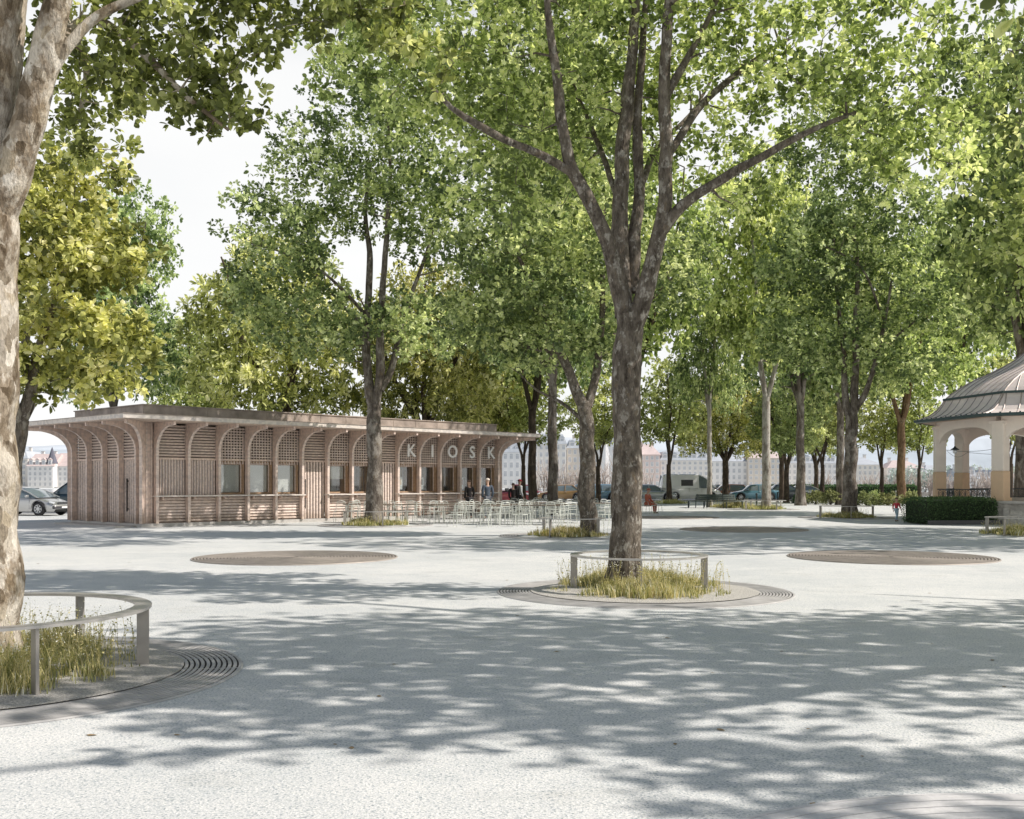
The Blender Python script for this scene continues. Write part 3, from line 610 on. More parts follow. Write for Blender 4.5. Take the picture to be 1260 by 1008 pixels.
# tree beside the cafe tables
YD = 31.6; bD = (gx(724, YD), YD)
limbsD = [PL(YD, [(726, 664, 0, .28), (723, 600, 0, .25), (722, 550, 0, .24), (719, 495, 0, .215)], bD),
 PL(YD, [(720, 505, 0, .19), (706, 475, -.1, .165), (694, 445, -.2, .14), (676, 400, -.4, .11), (655, 350, -.6, .08), (630, 300, -.7, .04)], bD),
 PL(YD, [(723, 500, 0, .15), (733, 465, .2, .13), (737, 430, .3, .115), (742, 370, .4, .09), (740, 300, .4, .06), (745, 240, .4, .03)], bD),
 PL(YD, [(690, 435, -.2, .08), (640, 425, .5, .05), (600, 410, .9, .03)], bD), PL(YD, [(738, 430, .3, .08), (790, 380, .9, .05), (830, 340, 1.2, .03)], bD),
 PL(YD, [(720, 520, 0, .06), (690, 495, .3, .05), (660, 480, .6, .035), (640, 460, .8, .02)], bD)]
lobD = lobes_px(YD, bD, [(640, 330, -.3, 2.1, 2.4, 1.9, 3), (730, 300, .3, 2.2, 2.4, 2.0, 3), (660, 420, .2, 1.9, 2.0, .9, 2), (590, 390, .3, 1.4, 1.6, 1.2, 1.5), (820, 330, .6, 1.4, 1.8, 1.6, 1.6), (740, 420, .4, 1.3, 1.6, .7, 1), (690, 210, 0, 2.6, 2.6, 1.6, 2), (660, 90, 0, 3.2, 3.4, 2.6, 3), (690, -50, -3.5, 3.0, 2.6, 2.2, 2), (640, 160, -4.5, 2.2, 2.0, 1.6, 1.4), (700, 60, 4.5, 3.0, 2.6, 2.4, 2)])
tm, cm = build_tree(41, limbsD, lobD, 700, 74, 0.50, 0.15, 6, 'barkB', 'leafC', step=0.25, sides=16, nodez=4.6, mind=0.42)
place_tree(tm, cm, 'brown tree splitting in a V just left of the middle trunk', (bD[0], bD[1], 0), name='plane_tree')

# tree left of the bandstand
YN = 48.0; bN = (gx(1046, YN), YN)
limbsN = [PL(YN, [(1046, 640, 0, .34), (1046, 590, 0, .30), (1047, 540, 0, .28), (1048, 512, 0, .27)], bN),
 PL(YN, [(1047, 520, 0, .18), (1040, 480, .1, .15), (1038, 430, .2, .12), (1030, 360, .3, .09), (1025, 290, .3, .05)], bN),
 PL(YN, [(1049, 515, 0, .2), (1053, 470, 0, .17), (1052, 410, -.1, .14), (1055, 340, -.2, .1), (1050, 260, -.3, .05)], bN),
 PL(YN, [(1052, 505, 0, .15), (1066, 480, -.2, .13), (1076, 450, -.3, .11), (1088, 400, -.6, .08), (1098, 340, -.8, .04)], bN),
 PL(YN, [(1088, 395, -.6, .06), (1060, 330, -.9, .05), (1010, 300, -1.2, .03)], bN), PL(YN, [(1080, 430, -.4, .07), (1120, 400, .5, .05), (1150, 370, .9, .03)], bN)]
lobN = lobes_px(YN, bN, [(1000, 330, 0, 2.6, 2.6, 2.4, 3), (1070, 270, 0, 3.0, 3, 2.8, 4), (1115, 370, .2, 2.4, 2.6, 2.0, 2.6), (1030, 420, .3, 2.6, 2.4, 1.3, 2.2), (1110, 450, 0, 1.8, 2.2, .9, 1.2), (1040, 170, 0, 3.2, 3, 2.2, 2.5), (975, 410, 0, 1.5, 2, 1.5, 1.2)])
tm, cm = build_tree(51, limbsN, lobN, 560, 78, 0.62, 0.18, 6, 'barkC', 'leafC', step=0.3, sides=14, nodez=5.2, mind=0.55)
place_tree(tm, cm, 'tall grey barked tree with three stems left of the bandstand', (bN[0], bN[1], 0), name='plane_tree')

# yellow chestnut behind the pale trunk, leaning out to the right
def simple_limbs(rng, fork, H, nl, r0, spread, lean=(0, 0)):
    L = [[(0, 0, -0.05, r0 * 1.1), (lean[0] * .1, 0, fork * .35, r0), (lean[0] * .2, lean[1] * .2, fork * .7, r0 * .9), (lean[0] * .3, lean[1] * .3, fork, r0 * .85)]]
    a0 = rng.uniform(0, 6.28); top = L[0][-1]
    for i in range(nl):
        a = a0 + i * 2 * PI / nl + rng.uniform(-.4, .4); s = spread * rng.uniform(.5, 1.1); p = [(top[0], top[1], fork - 0.15, r0 * .6)]
        for k, (u, vv) in enumerate(((.12, .12), (.3, .3), (.55, .52), (.8, .75), (1.0, .95))):
            p.append((top[0] + math.cos(a) * s * u ** .8 + rng.uniform(-.15, .15), top[1] + math.sin(a) * s * u ** .8 + rng.uniform(-.15, .15), fork + (H - fork) * vv * .85, r0 * (.55 - .42 * u)))
        L.append(p)
    return L
rg = random.Random(5)
lim = simple_limbs(rg, 3.0, 8.8, 5, .24, 2.6, (1.2, 0))
lobY = [((.9, 0, 7.0), (1.7, 1.8, 1.3), 3), ((2.3, -.4, 6.6), (1.0, 1.3, .8), 1.6), ((2.5, -.3, 4.7), (1.0, 1.4, .75), 1.5), ((1.2, -.3, 5.3), (1.3, 1.6, .6), 1.5), ((.6, 0, 4.2), (1.3, 1.5, .7), 1.2), ((1.6, 0, 8.4), (1.2, 1.3, .6), 1.0), ((2.1, .3, 3.9), (.7, 1.0, .5), .7)]
tm, cm = build_tree(61, lim, lobY, 300, 62, 0.33, 0.165, 6, 'barkC', 'leafY', step=0.25, nodez=3.2, mind=0.36, rosette=7)
place_tree(tm, cm, 'yellowing broad leaved chestnut close behind the pale trunk at the left', (gx(2, 23.5), 23.5, 0), name='chestnut_tree')

# stock of tree kinds for the farther rows
def kind(seed, H, fork, r0, nl, spread, lobes, n, per, cr, leaf, shape, bark, lm, mind, lean=(0, 0)):
    rg = random.Random(seed); lim = simple_limbs(rg, fork, H, nl, r0, spread, lean)
    return build_tree(seed, lim, lobes, n, per, cr, leaf, shape, bark, lm, step=0.35, sides=10, nodez=fork, mind=mind)
K_tall = kind(71, 15, 4.6, .27, 4, 2.6, [((0, 0, 8.2), (3.6, 3.6, 2.6), 4), ((.8, .4, 12), (3.0, 3, 2.8), 3), ((-1.6, .6, 10), (2.2, 2.4, 2), 2), ((2.2, -.8, 6.4), (2, 2.2, 1.3), 1.3), ((-1.8, 0, 6), (2, 2, 1.2), 1.2)], 420, 58, .56, .22, 6, 'barkC', 'leafC', .6)
K_tall2 = kind(72, 14, 4.2, .24, 3, 2.2, [((.4, 0, 7.4), (3.3, 3.3, 2.2), 4), ((-.6, .2, 11), (2.8, 2.8, 2.6), 3), ((1.8, .6, 9.4), (2.2, 2.4, 1.8), 2), ((-2.2, -.6, 6.6), (1.8, 1.8, 1.3), 1.3)], 380, 58, .54, .22, 6, 'barkD', 'leafB', .6)
K_chest = kind(73, 10.5, 3.2, .26, 5, 3.4, [((0, 0, 6.8), (3.8, 3.8, 2.4), 4), ((1.8, 0, 4.6), (2.2, 2.6, 1.1), 1.4), ((-2, .4, 4.7), (2.2, 2.6, 1.1), 1.4), ((0, 0, 9.1), (2.2, 2.2, 1.2), 1)], 340, 60, .52, .27, 5, 'barkD', 'leafY', .62)
K_open = kind(76, 14, 5.0, .25, 6, 5.0, [((0, 0, 8.5), (5.4, 3.5, 2.2), 5), ((2.5, .4, 11), (3.2, 2.2, 1.4), 1.5), ((-3.9, -.6, 6.6), (2.4, 2.2, 1.0), 1.6), ((-.5, -3.9, 7.4), (2.0, 1.3, .9), 1.1)], 200, 150, 1.08, .17, 6, 'barkB', 'leafB', 1.25)
K_vee = kind(74, 8.5, 2.2, .16, 3, 1.9, [((0, 0, 5.6), (2.5, 2.5, 1.8), 3), ((1.2, 0, 4.3), (1.5, 1.5, .9), 1), ((-1.2, .3, 4.4), (1.5, 1.5, .9), 1), ((0, 0, 7.3), (1.5, 1.5, 1.1), 1)], 190, 52, .42, .20, 4, 'barkD', 'leafV', .5)
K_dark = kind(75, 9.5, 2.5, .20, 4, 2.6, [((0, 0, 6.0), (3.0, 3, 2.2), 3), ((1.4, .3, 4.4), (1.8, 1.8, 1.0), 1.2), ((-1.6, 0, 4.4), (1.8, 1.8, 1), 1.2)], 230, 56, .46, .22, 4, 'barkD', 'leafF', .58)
def far_tree(k, px, Y, label, s=1.0, rz=0.0, group='trees in the rows behind', name='park_tree', sx=None, off=0.0):
    tm, cm = k
    return place_tree(tm, cm, label, (gx(px, Y), Y, 0), rz, s if sx is None else (sx, sx, s), group, name)
FT = [
 (K_tall, 140, 62, 'tall cool green tree rising behind the left end of the kiosk roof', 1.3, 0.4, 1.0),
 (K_chest, 342, 60, 'yellow leaved chestnut standing behind the middle of the kiosk', 1.52, 1.1, 1.36),
 (K_tall2, 236, 88, 'green tree far behind the kiosk, between two yellow ones', 1.15, 2.2, 1.0),
 (K_chest, 522, 62, 'yellow green chestnut behind the kiosk, right of the three-stemmed tree', 1.4, 3.0, 1.15),
 (K_chest, 596, 74, 'olive chestnut rising over the right end of the kiosk roof', 1.15, 5.1, 1.0),
 (K_vee, 644, 72, 'slim tree immediately right of the kiosk roof tip', 1.25, 0.2, 1.1),
 (K_tall2, 655, 66, 'leaning tree behind the person in the red cap', 1.45, 2.9, 1.1),
 (K_tall, 680, 52, 'straight mottled tree growing among the cafe tables', 1.4, 4.0, .95),
 (K_vee, 736, 82, 'slim forked tree half hidden between the two nearest trunks', 1.3, 1.7, 1.2),
 (K_tall2, 775, 60, 'leafy tree hidden behind the big forked trunk', 1.6, 5.6, 1.3),
 (K_vee, 823, 80, 'slim tree with a narrow V of stems before the white van', 1.35, 0.9, 1.25),
 (K_tall, 873, 69, 'very slender pale trunk rising out of the round bench', 1.3, 3.3, .62),
 (K_chest, 893, 88, 'dark trunked tree with yellow leaves behind the round bench', 1.1, 0.3, 1.05),
 (K_tall2, 943, 63, 'pale slim plane with a ring rail, right of the round bench', 1.6, 1.3, 1.1),
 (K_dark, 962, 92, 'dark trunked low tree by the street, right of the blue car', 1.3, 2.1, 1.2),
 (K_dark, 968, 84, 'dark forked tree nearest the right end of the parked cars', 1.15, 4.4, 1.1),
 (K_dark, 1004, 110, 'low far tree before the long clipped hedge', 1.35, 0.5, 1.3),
 (K_vee, 1012, 102, 'far slim tree with fanned stems before the clipped hedge', 1.5, 5.5, 1.4),
 (K_tall, 1034, 76, 'dark straight trunk close behind the tall grey barked tree', 1.45, 0.0, 1.1),
 (K_vee, 1085, 105, 'small far tree between the grey barked tree and the ivy trunk', 1.4, 3.9, 1.3),
 (K_tall2, 1109, 82, 'thick reddish ivy covered trunk left of the bandstand', 1.5, 2.6, 1.35),
 (K_vee, 1131, 103, 'small far tree just left of the bandstand columns', 1.35, 0.7, 1.2),
 (K_tall, 1258, 53, 'tall tree rising behind the bandstand roof at the right edge', 1.75, 1.9, 1.3),
 (K_vee, 1244, 84, 'far tree seen through the open bandstand', 1.4, 4.9, 1.1),
 (K_tall2, 1180, 96, 'tall tree far behind the bandstand roof', 2.0, 0.1, 1.6),
 (K_tall, 985, 74, 'leafy tree in the second row behind the pale slim plane', 1.55, 3.7, 1.2),
]
for k, px, Y, lab, s, rz, sx in FT:
    if px in (893,): pass
    t = far_tree(k, px, Y, lab, s, rz, sx=sx)
    if px == 943 or px == 873: t.children[0].data = t.children[0].data  # same bark as its kind
# copies with another bark where the photo shows one
def rebark(label_part, bark):
    for o in scene.objects:
        if o.get('label') and label_part in o['label']:
            c = [q for q in o.children if q.name.startswith('trunk')][0]; me = c.data.copy(); me.materials.clear(); me.materials.append(M[bark]); c.data = me
rebark('pale slim plane with a ring', 'barkP'); rebark('very slender pale trunk', 'barkP'); rebark('ivy covered trunk', 'barkI')
# trees standing just outside the picture; they throw the broken shade over the foreground
for i, (x, y, s_, rz, k, lab) in enumerate([(9.6, 8.9, 1.0, 0.15, K_open, 'open crowned tree standing right of the foreground paving'), (14.6, 10.6, .75, 3.2, K_open, 'second open crowned tree farther right of the foreground'), (20.0, 27.0, 1.45, 3.3, K_open, 'tall open crowned tree in the row before the bandstand'), (21.5, 33.0, 1.3, .2, K_open, 'tall open crowned tree right of the bandstand steps')]):
    far_tree(k, 0, 10, lab, s_, rz).location = (x, y, 0)
# ------------------------------------------------------------------ kiosk
KX, KY, KA = -13.2, 37.8, math.atan2(.729, .684)
KL, KD, ZT, ZD = 18.2, 5.47, 3.77, 2.47
kiosk = thing('kiosk', 'long low timber kiosk with arched brackets, louvres and a flat overhanging roof', 'kiosk', (KX, KY, 0), KA)
b = MB(); b.box(-.12, KL + .12, -.12, KD + .12, 0, .13, 'concrete'); b.box(-.9, -.12, .3, KD - .2, 0, .06, 'concrete'); b.obj('plinth', kiosk)
b = MB(); b.box(0.1, KL - .1, .35, KD - .35, .131, .16, 'concrete'); b.obj('floor', kiosk)
b = MB(); b.box(-1.5, KL + 1.5, -1.5, KD + 1.5, ZT + .03, ZT + .18, 'fascia'); b.box(-1.47, KL + 1.47, -1.47, KD + 1.47, ZT, ZT + .03, 'soffit')
b.box(-1.53, KL + 1.53, -1.53, KD + 1.53, ZT + .181, ZT + .197, 'rooft'); b.obj('roof_slab', kiosk)
b = MB(); b.box(0.0, KL, 0.0, KD, ZT + .198, 4.38, 'rooft'); b.box(-.04, KL + .04, -.04, KD + .04, 4.381, 4.42, 'rooft')
for i in range(1, 14): b.box(i * 1.3 - .012, i * 1.3 + .012, -.012, KD + .012, ZT + .2, 4.40, 'rooft')
b.obj('roof_parapet', kiosk)

def bracket_mesh(reach=1.2, end=1.42, th=.095):
    b = MB(); poly = [(0.0, .131), (.19, .131), (.19, 2.78)]
    for k in range(1, 13):
        t = k / 12 * PI / 2; poly.append((.19 + (reach - .19) * (1 - math.cos(t)), 2.78 + .86 * math.sin(t)))
    poly += [(end, 3.655), (end, ZT - .002), (0, ZT - .002)]
    b.prism(poly, -th / 2, th / 2, 'wood', lambda a, c, t: (t, -a, c))
    # lighter edge strip following the curve, 3 mm proud
    ed = [(.193, .131), (.193, 2.78)] + [(.193 + (reach - .19) * (1 - math.cos(k / 12 * PI / 2)), 2.777 + .86 * math.sin(k / 12 * PI / 2)) for k in range(1, 13)] + [(end, 3.652)]
    n = len(ed)
    for i in range(n - 1):
        (a0, c0), (a1, c1) = ed[i], ed[i + 1]; vs = []
        for (a, c, a2, c2) in ((a0, c0, a1, c1),):
            d = Vector((a2 - a, c2 - c)).normalized(); nn_ = Vector((d.y, -d.x)) * .012
            vs = [(-th / 2 - .006, -a, c), (th / 2 + .006, -a, c), (th / 2 + .006, -a2, c2), (-th / 2 - .006, -a2, c2), (-th / 2 - .006, -a - nn_.x, c + nn_.y), (th / 2 + .006, -a - nn_.x, c + nn_.y), (th / 2 + .006, -a2 - nn_.x, c2 + nn_.y), (-th / 2 - .006, -a2 - nn_.x, c2 + nn_.y)]
        b.add(vs, [(0, 1, 2, 3), (7, 6, 5, 4), (0, 4, 5, 1), (1, 5, 6, 2), (2, 6, 7, 3), (3, 7, 4, 0)], 'woodl')
    return b.mesh('bracket')
BR = bracket_mesh()
BW = (KL - .45 - .05) / 14.0                         # bay width
W = BW - .1                                          # clear width between brackets
def louvre_mesh():
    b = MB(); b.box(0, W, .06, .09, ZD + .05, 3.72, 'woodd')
    n = 11
    for i in range(n): b.cbox((W / 2, .02, ZD + .12 + i * (3.66 - ZD - .12) / (n - 1)), (W, .075, .048), 'woodl', rx=R(-28))
    b.box(0, W, -.03, .06, ZD - .03, ZD + .045, 'wood'); return b.mesh('louvre_panel')
def lattice_mesh(letters=False):
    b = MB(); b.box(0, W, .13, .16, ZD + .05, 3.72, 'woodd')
    n = 11
    for i in range(n): z = ZD + .12 + i * (3.66 - ZD - .12) / (n - 1); b.box(0, W, .0, .03, z - .022, z + .022, 'woodl')
    for i in range(9): x = W * (i + .5) / 9; b.box(x - .019, x + .019, .031, .055, ZD - .16, 3.72, 'woodl')
    b.box(0, W, -.03, .0, ZD - .03, ZD + .035, 'wood'); return b.mesh('lattice_panel')
def slats_mesh(z0, z1, n=10, wd=.045, back='plaster', gap=.0):
    b = MB()
    if back: b.box(0, W, .09, .11, z0, z1, back)
    for i in range(n): x = W * (i + .5) / n; b.cbox((x, .03, (z0 + z1) / 2), (wd, .05, z1 - z0), 'woodl')
    return b
def lower_mesh():
    b = MB(); b.box(0, W, .06, .09, .135, 1.08, 'wood')
    for i in range(8): b.cbox((W / 2, .022, .21 + i * .112), (W, .07, .072), 'woodl', rx=R(-22))
    return b.mesh('lower_louvre')
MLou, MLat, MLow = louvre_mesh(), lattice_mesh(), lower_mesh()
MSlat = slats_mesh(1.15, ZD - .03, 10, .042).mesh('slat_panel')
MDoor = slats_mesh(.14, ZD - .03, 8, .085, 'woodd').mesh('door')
b = MB(); b.box(0, W, .20, .23, 1.16, 1.22, 'woodt'); b.box(0, W, .20, .26, 2.30, 2.38, 'wood'); b.box(W - .03, W - .002, .062, .48, 1.15, ZD - .03, 'woodt'); b.box(0.002, .03, .062, .48, 1.15, ZD - .03, 'woodt')
b.box(.031, .07, .2, .24, 1.22, 2.30, 'woodl'); b.box(W - .075, W - .031, .2, .24, 1.22, 2.30, 'woodl'); b.box(.072, W - .08, .2, .47, 2.385, 2.43, 'woodt'); MFr = b.mesh('window')
b = MB(); b.box(.07, W - .075, .215, .223, 1.22, 2.30, 'glass'); MPane = b.mesh('pane')
b = MB(); b.box(-.015, .015, -.075, -.045, .55, 1.75, 'black'); b.box(-.012, .012, -.045, .0, .62, .66, 'black'); b.box(-.012, .012, -.045, .0, 1.64, 1.68, 'black'); MHand = b.mesh('handle')

def side(x_of, kinds, rz, origin, letters=None, handles=()):
    """one facade: kinds per bay; origin and rz place the facade line on the kiosk"""
    o = Vector(origin); c, s_ = math.cos(rz), math.sin(rz)
    def P(x, y=0): return (o.x + c * x - s_ * y, o.y + s_ * x + c * y, 0)
    for i in range(len(kinds) + 1): link('bracket', BR, kiosk, P(x_of(i)), rz)
    for i, k in enumerate(kinds):
        x = x_of(i) + .05; p = P(x)
        if k in 'LD': link('louvre_panel', MLou, kiosk, p, rz)
        else: link('lattice_panel', MLat, kiosk, p, rz)
        if k == 'L': link('slat_panel', MSlat, kiosk, p, rz); link('lower_louvre', MLow, kiosk, p, rz)
        if k == 'W': f = link('window', MFr, kiosk, p, rz); link('pane', MPane, f); link('lower_louvre', MLow, kiosk, p, rz)
        if k == 'D':
            d = link('door', MDoor, kiosk, p, rz)
            if i in handles: link('handle', MHand, d, (.16, 0, 0))
xf = lambda i: .45 + i * BW
F_KINDS = 'LLWWWDWWDWWWWW'
side(xf, F_KINDS, 0, (0, 0, 0), handles=(5, 8))
BW2 = (KD - .35) / 4; xs_ = lambda i: .0 + i * BW2 * 1.0
# left end: four slatted bays, built to the same width
Ws, BWs = W, BW
def end_side(rz, origin):
    sc = (BW2 - .1) / W; o = Vector(origin); c, s_ = math.cos(rz), math.sin(rz)
    for i in range(5): x = .05 + i * BW2; link('bracket', BR, kiosk, (o.x + c * x, o.y + s_ * x, 0), rz)
    for i in range(4):
        x = .1 + i * BW2; p = (o.x + c * x, o.y + s_ * x, 0)
        l = link('louvre_panel', MLou, kiosk, p, rz); l.scale.x = sc
        d = link('door', MDoor, kiosk, p, rz); d.scale.x = sc
        if i == (3 if rz < 0 else 0): link('handle', MHand, d, (.35, 0, 0))
end_side(R(-90), (0, KD - .1, 0)); end_side(R(90), (KL, .1, 0))
side(lambda i: .05 + i * BW, F_KINDS[::-1], R(180), (KL, KD, 0))
# corner posts and the flat boards beside them
for (x, y) in ((0, 0), (KL - .09, 0), (0, KD - .09), (KL - .09, KD - .09)):
    b = MB(); b.box(x, x + .09, y, y + .09, .131, ZT - .003, 'wood'); b.obj('corner_post', kiosk)
b = MB(); b.box(.092, .40, .03, .07, .131, ZT - .003, 'wood'); b.box(.12, .16, .0, .028, .131, ZT - .01, 'woodl'); b.box(.30, .34, .0, .028, .131, ZT - .01, 'woodl'); b.obj('corner_board', kiosk)
b = MB(); b.box(KL - .40, KL - .092, KD - .07, KD - .03, .131, ZT - .003, 'wood'); b.obj('corner_board', kiosk)
# diagonal brackets at the corners
for (x, y, a) in ((0, 0, R(-45)), (KL, 0, R(45)), (KL, KD, R(135)), (0, KD, R(-135))):
    br = link('bracket', BR, kiosk, (x, y, 0), a); br.scale = (1, 1.32, 1)
# counters
for x0, x1 in ((xf(0) - .1, xf(5) + .05), (xf(6) - .05, xf(8) + .05), (xf(9) - .05, xf(14) + .02)):
    b = MB(); b.box(x0, x1, -.30, .0, 1.085, 1.135, 'fascia'); b.box(x0, x1, .001, .058, 1.09, 1.145, 'wood')
    for i in range(14):
        if x0 - .01 < xf(i) < x1: b.box(xf(i) + .2, xf(i) + .24, -.22, .0, .98, 1.084, 'wood')
    b.obj('counter', kiosk)
# inside: partition, service counter, a fridge and shelves seen through the panes
b = MB(); b.box(.5, 7.6, 1.0, 1.06, .17, 3.38, 'plaster'); b.box(7.66, 11.3, 1.9, 1.96, .17, 3.38, 'plaster'); b.box(7.6, 7.655, .6, KD - .5, .17, 3.38, 'plaster'); b.obj('partition', kiosk)
b = MB(); b.box(.4, KL - .4, .5, KD - .5, 3.4, 3.45, 'plaster'); b.obj('ceiling', kiosk)
def shelf(x, y, label, w_=.9):
    b = MB()
    for z in (1.3, 1.7, 2.1): b.box(x, x + w_, y, y + .35, z, z + .03, 'woodt')
    b.box(x, x + .03, y, y + .35, .17, 2.5, 'woodt'); b.box(x + w_ - .03, x + w_, y, y + .35, .17, 2.5, 'woodt'); o = b.obj('shelf'); o.parent = None
    o.matrix_world = Matrix.Translation((KX, KY, 0)) @ Matrix.Rotation(KA, 4, 'Z'); tag(o, label, 'shelf'); return o
shelf(10.0, 1.5, 'timber shelf unit inside the kiosk behind the seventh and eighth bays')
def inner(name, fn, label, cat):
    b = MB(); fn(b); o = b.obj(name); o.matrix_world = Matrix.Translation((KX, KY, 0)) @ Matrix.Rotation(KA, 4, 'Z'); tag(o, label, cat); return o
def fridge(b):
    b.cbox((8.7, 1.45, 1.16), (.7, .65, 1.96), 'white', bev=.03); b.box(8.38, 9.02, 1.115, 1.122, .35, 2.0, 'dark'); b.box(8.44, 8.47, 1.09, 1.114, .9, 1.5, 'chrome')
    for z in (.7, 1.05, 1.4, 1.75): b.box(8.4, 9.0, 1.105, 1.113, z, z + .02, 'white')
inner('fridge', fridge, 'tall white fridge inside the kiosk, right of the first door', 'fridge')
def coffee(b):
    b.box(13.6, 14.4, .75, 1.15, .9, .94, 'steel'); b.cbox((14.0, .95, 1.2), (.7, .4, .5), 'steel', bev=.03); b.box(13.75, 14.25, .72, .75, 1.2, 1.26, 'black'); b.box(13.62, 14.38, .8, 1.1, .17, .9, 'plaster')
inner('coffee_machine', coffee, 'steel coffee machine behind the panes under the letter O', 'coffee machine')
for i in (2, 3, 4, 6):
    b = MB(); b.box(xf(i) + .13, xf(i) + BW - .16, .26, .265, 1.24 if i != 6 else 1.75, 2.28, 'pane_backing'); b.box(xf(i) + .13, xf(i) + BW - .16, .25, .28, 2.281, 2.297, 'woodt'); b.obj('pane_backing', kiosk)  # pale backing sheet added behind the pane to lighten it
for i in (9, 10, 12, 13):
    b = MB(); b.box(xf(i) + .2, xf(i) + .6, .26, .264, 1.3, 1.85, 'white'); b.box(xf(i) + .25, xf(i) + .55, .256, .2595, 1.5, 1.75, ('lampr', 'ochre', 'verd', 'lampr')[i % 4]); b.obj('poster', kiosk)
# letters
def letter(ch, px_x, z, h=.52):
    cu = bpy.data.curves.new('letter', 'FONT'); cu.body = ch; cu.size = h / .66; cu.extrude = .025; cu.align_x = 'CENTER'; cu.resolution_u = 5; cu.offset = 0.010
    tmp = bpy.data.objects.new('tmp', cu); col.objects.link(tmp); dg = bpy.context.evaluated_depsgraph_get(); me = bpy.data.meshes.new_from_object(tmp.evaluated_get(dg)); bpy.data.objects.remove(tmp)
    me.name = 'letter'; me.materials.clear(); me.materials.append(M['letter'])
    me.transform(Matrix.Rotation(R(90), 4, 'X')); o = link('letter', me, kiosk, (px_x, -.21, z)); return o
for i, ch in enumerate('KIOSK'):
    o = letter(ch, xf(9 + i) + BW * .5 + .08, 2.76)
    b = MB(); bx0 = .12
    b.box(-.012, .012, .02, .24, .1, .12, 'steelp'); b.box(-.012, .012, .02, .24, .4, .42, 'steelp'); b.obj('fixing', o)

# ------------------------------------------------------------------ bandstand
BX, BY, BA = 23.54, 43.9, R(167.3)
band = thing('bandstand', 'octagonal bandstand with copper bell roof, cream and ochre arches on a stone base', 'bandstand', (BX, BY, 0), BA)
def oct_pt(r, k): return Vector((r * math.cos(k * PI / 4), r * math.sin(k * PI / 4), 0))
SC8 = PI / 4
b = MB(); b.lathe([(5.75, 0), (5.75, .80)], 'stone', 8); b.lathe([(5.75, .80), (5.95, .80), (5.95, .90), (0.01, .90)], 'concrete', 8); b.obj('platform', band)
prof = [(6.36, 4.24), (6.15, 4.30), (5.85, 4.42), (5.55, 4.64), (5.32, 4.92), (5.22, 5.10)]
prof2 = [(5.16, 5.16), (4.95, 5.34), (4.55, 5.62), (4.05, 5.90), (3.5, 6.15), (2.95, 6.42), (2.45, 6.72), (2.0, 7.08), (1.6, 7.5), (1.25, 8.0), (1.0, 8.5), (.75, 8.9)]
M['seam'] = simple('weathered standing seam', (0.40, 0.34, 0.31), 0.5, 0.2)
def roof_part(pr, name):
    b = MB(); b.lathe(pr, 'copper', 8)
    for k in range(8):
        a, c = k * SC8, (k + 1) * SC8
        for j in range(0, 9):
            u = j / 9; pts = []
            for r_, z in pr:
                p = Vector((r_ * math.cos(a), r_ * math.sin(a), 0)) * (1 - u) + Vector((r_ * math.cos(c), r_ * math.sin(c), 0)) * u; pts.append((p.x, p.y, z + .012))
            # seams keep their spacing: the ones near the hips stop where the hip cuts them
            if j == 0: b.tube(pts, .035, 'seam', 5, False)
            else:
                q = []; half = (u - .5) * 2 * pr[0][0] * math.sin(PI / 8); am = (a + c) / 2
                for r_, z in pr:
                    hw = r_ * math.sin(PI / 8)
                    if abs(half) > hw: break
                    ap = r_ * math.cos(PI / 8); q.append((ap * math.cos(am) - half * math.sin(am), ap * math.sin(am) + half * math.cos(am), z + .012))
                if len(q) > 1: b.tube(q, .020, 'seam', 4, False)
    return b.obj(name, band)
roof_part(prof, 'lower_roof'); roof_part(prof2, 'upper_roof')
b = MB(); b.lathe([(5.22, 5.08), (5.30, 5.08), (5.30, 5.17), (5.15, 5.17)], 'verd', 8); b.obj('roof_band', band)
b = MB(); b.lathe([(6.30, 4.13), (6.46, 4.16), (6.48, 4.26), (6.36, 4.27)], 'verd', 8, close=True)
for k in range(8):
    for j in range(14):
        u = (j + .5) / 14; p = oct_pt(6.4, k) * (1 - u) + oct_pt(6.4, k + 1) * u; b.cbox((p.x, p.y, 4.28), (.05, .05, .05), 'verd')
b.obj('gutter', band)
b = MB(); b.lathe([(5.2, 4.16), (6.31, 4.16)], 'peach', 8); b.lathe([(5.0, 4.20), (.02, 4.9)], 'peach', 8); b.obj('soffit', band)
b = MB(); b.lathe([(.75, 8.9), (.85, 8.95), (.85, 9.3), (.4, 9.7), (.08, 10.1), (.05, 10.7), (.0, 10.8)], 'verd', 16); b.obj('finial', band)
RC = 5.42
for k in range(8):
    p = oct_pt(RC, k); a = k * SC8
    b = MB(); b.cbox((0, 0, 3.0), (.44, .52, 1.9), 'cream', bev=.04); b.cbox((0, 0, 3.93), (.52, .64, .12), 'cream'); c_ = b.obj('column', band, (p.x, p.y, 0), a)
    b = MB(); b.cbox((0, 0, 1.475), (.46, .54, 1.15), 'ochre', bev=.03); b.cbox((0, 0, .96), (.54, .62, .12), 'ochre'); b.obj('column_base', c_)
S = 2 * RC * math.sin(PI / 8)
b = MB()
hw, z_spr, z_ap = S / 2 - .18, 2.95, 3.84
arc = [(-hw + .0, z_spr)] + [(-hw * math.copysign(abs(math.cos(t)) ** .72, math.cos(t)), z_spr + (z_ap - z_spr) * math.sin(t) ** .8) for t in [PI * j / 24 for j in range(1, 24)]] + [(hw, z_spr)]
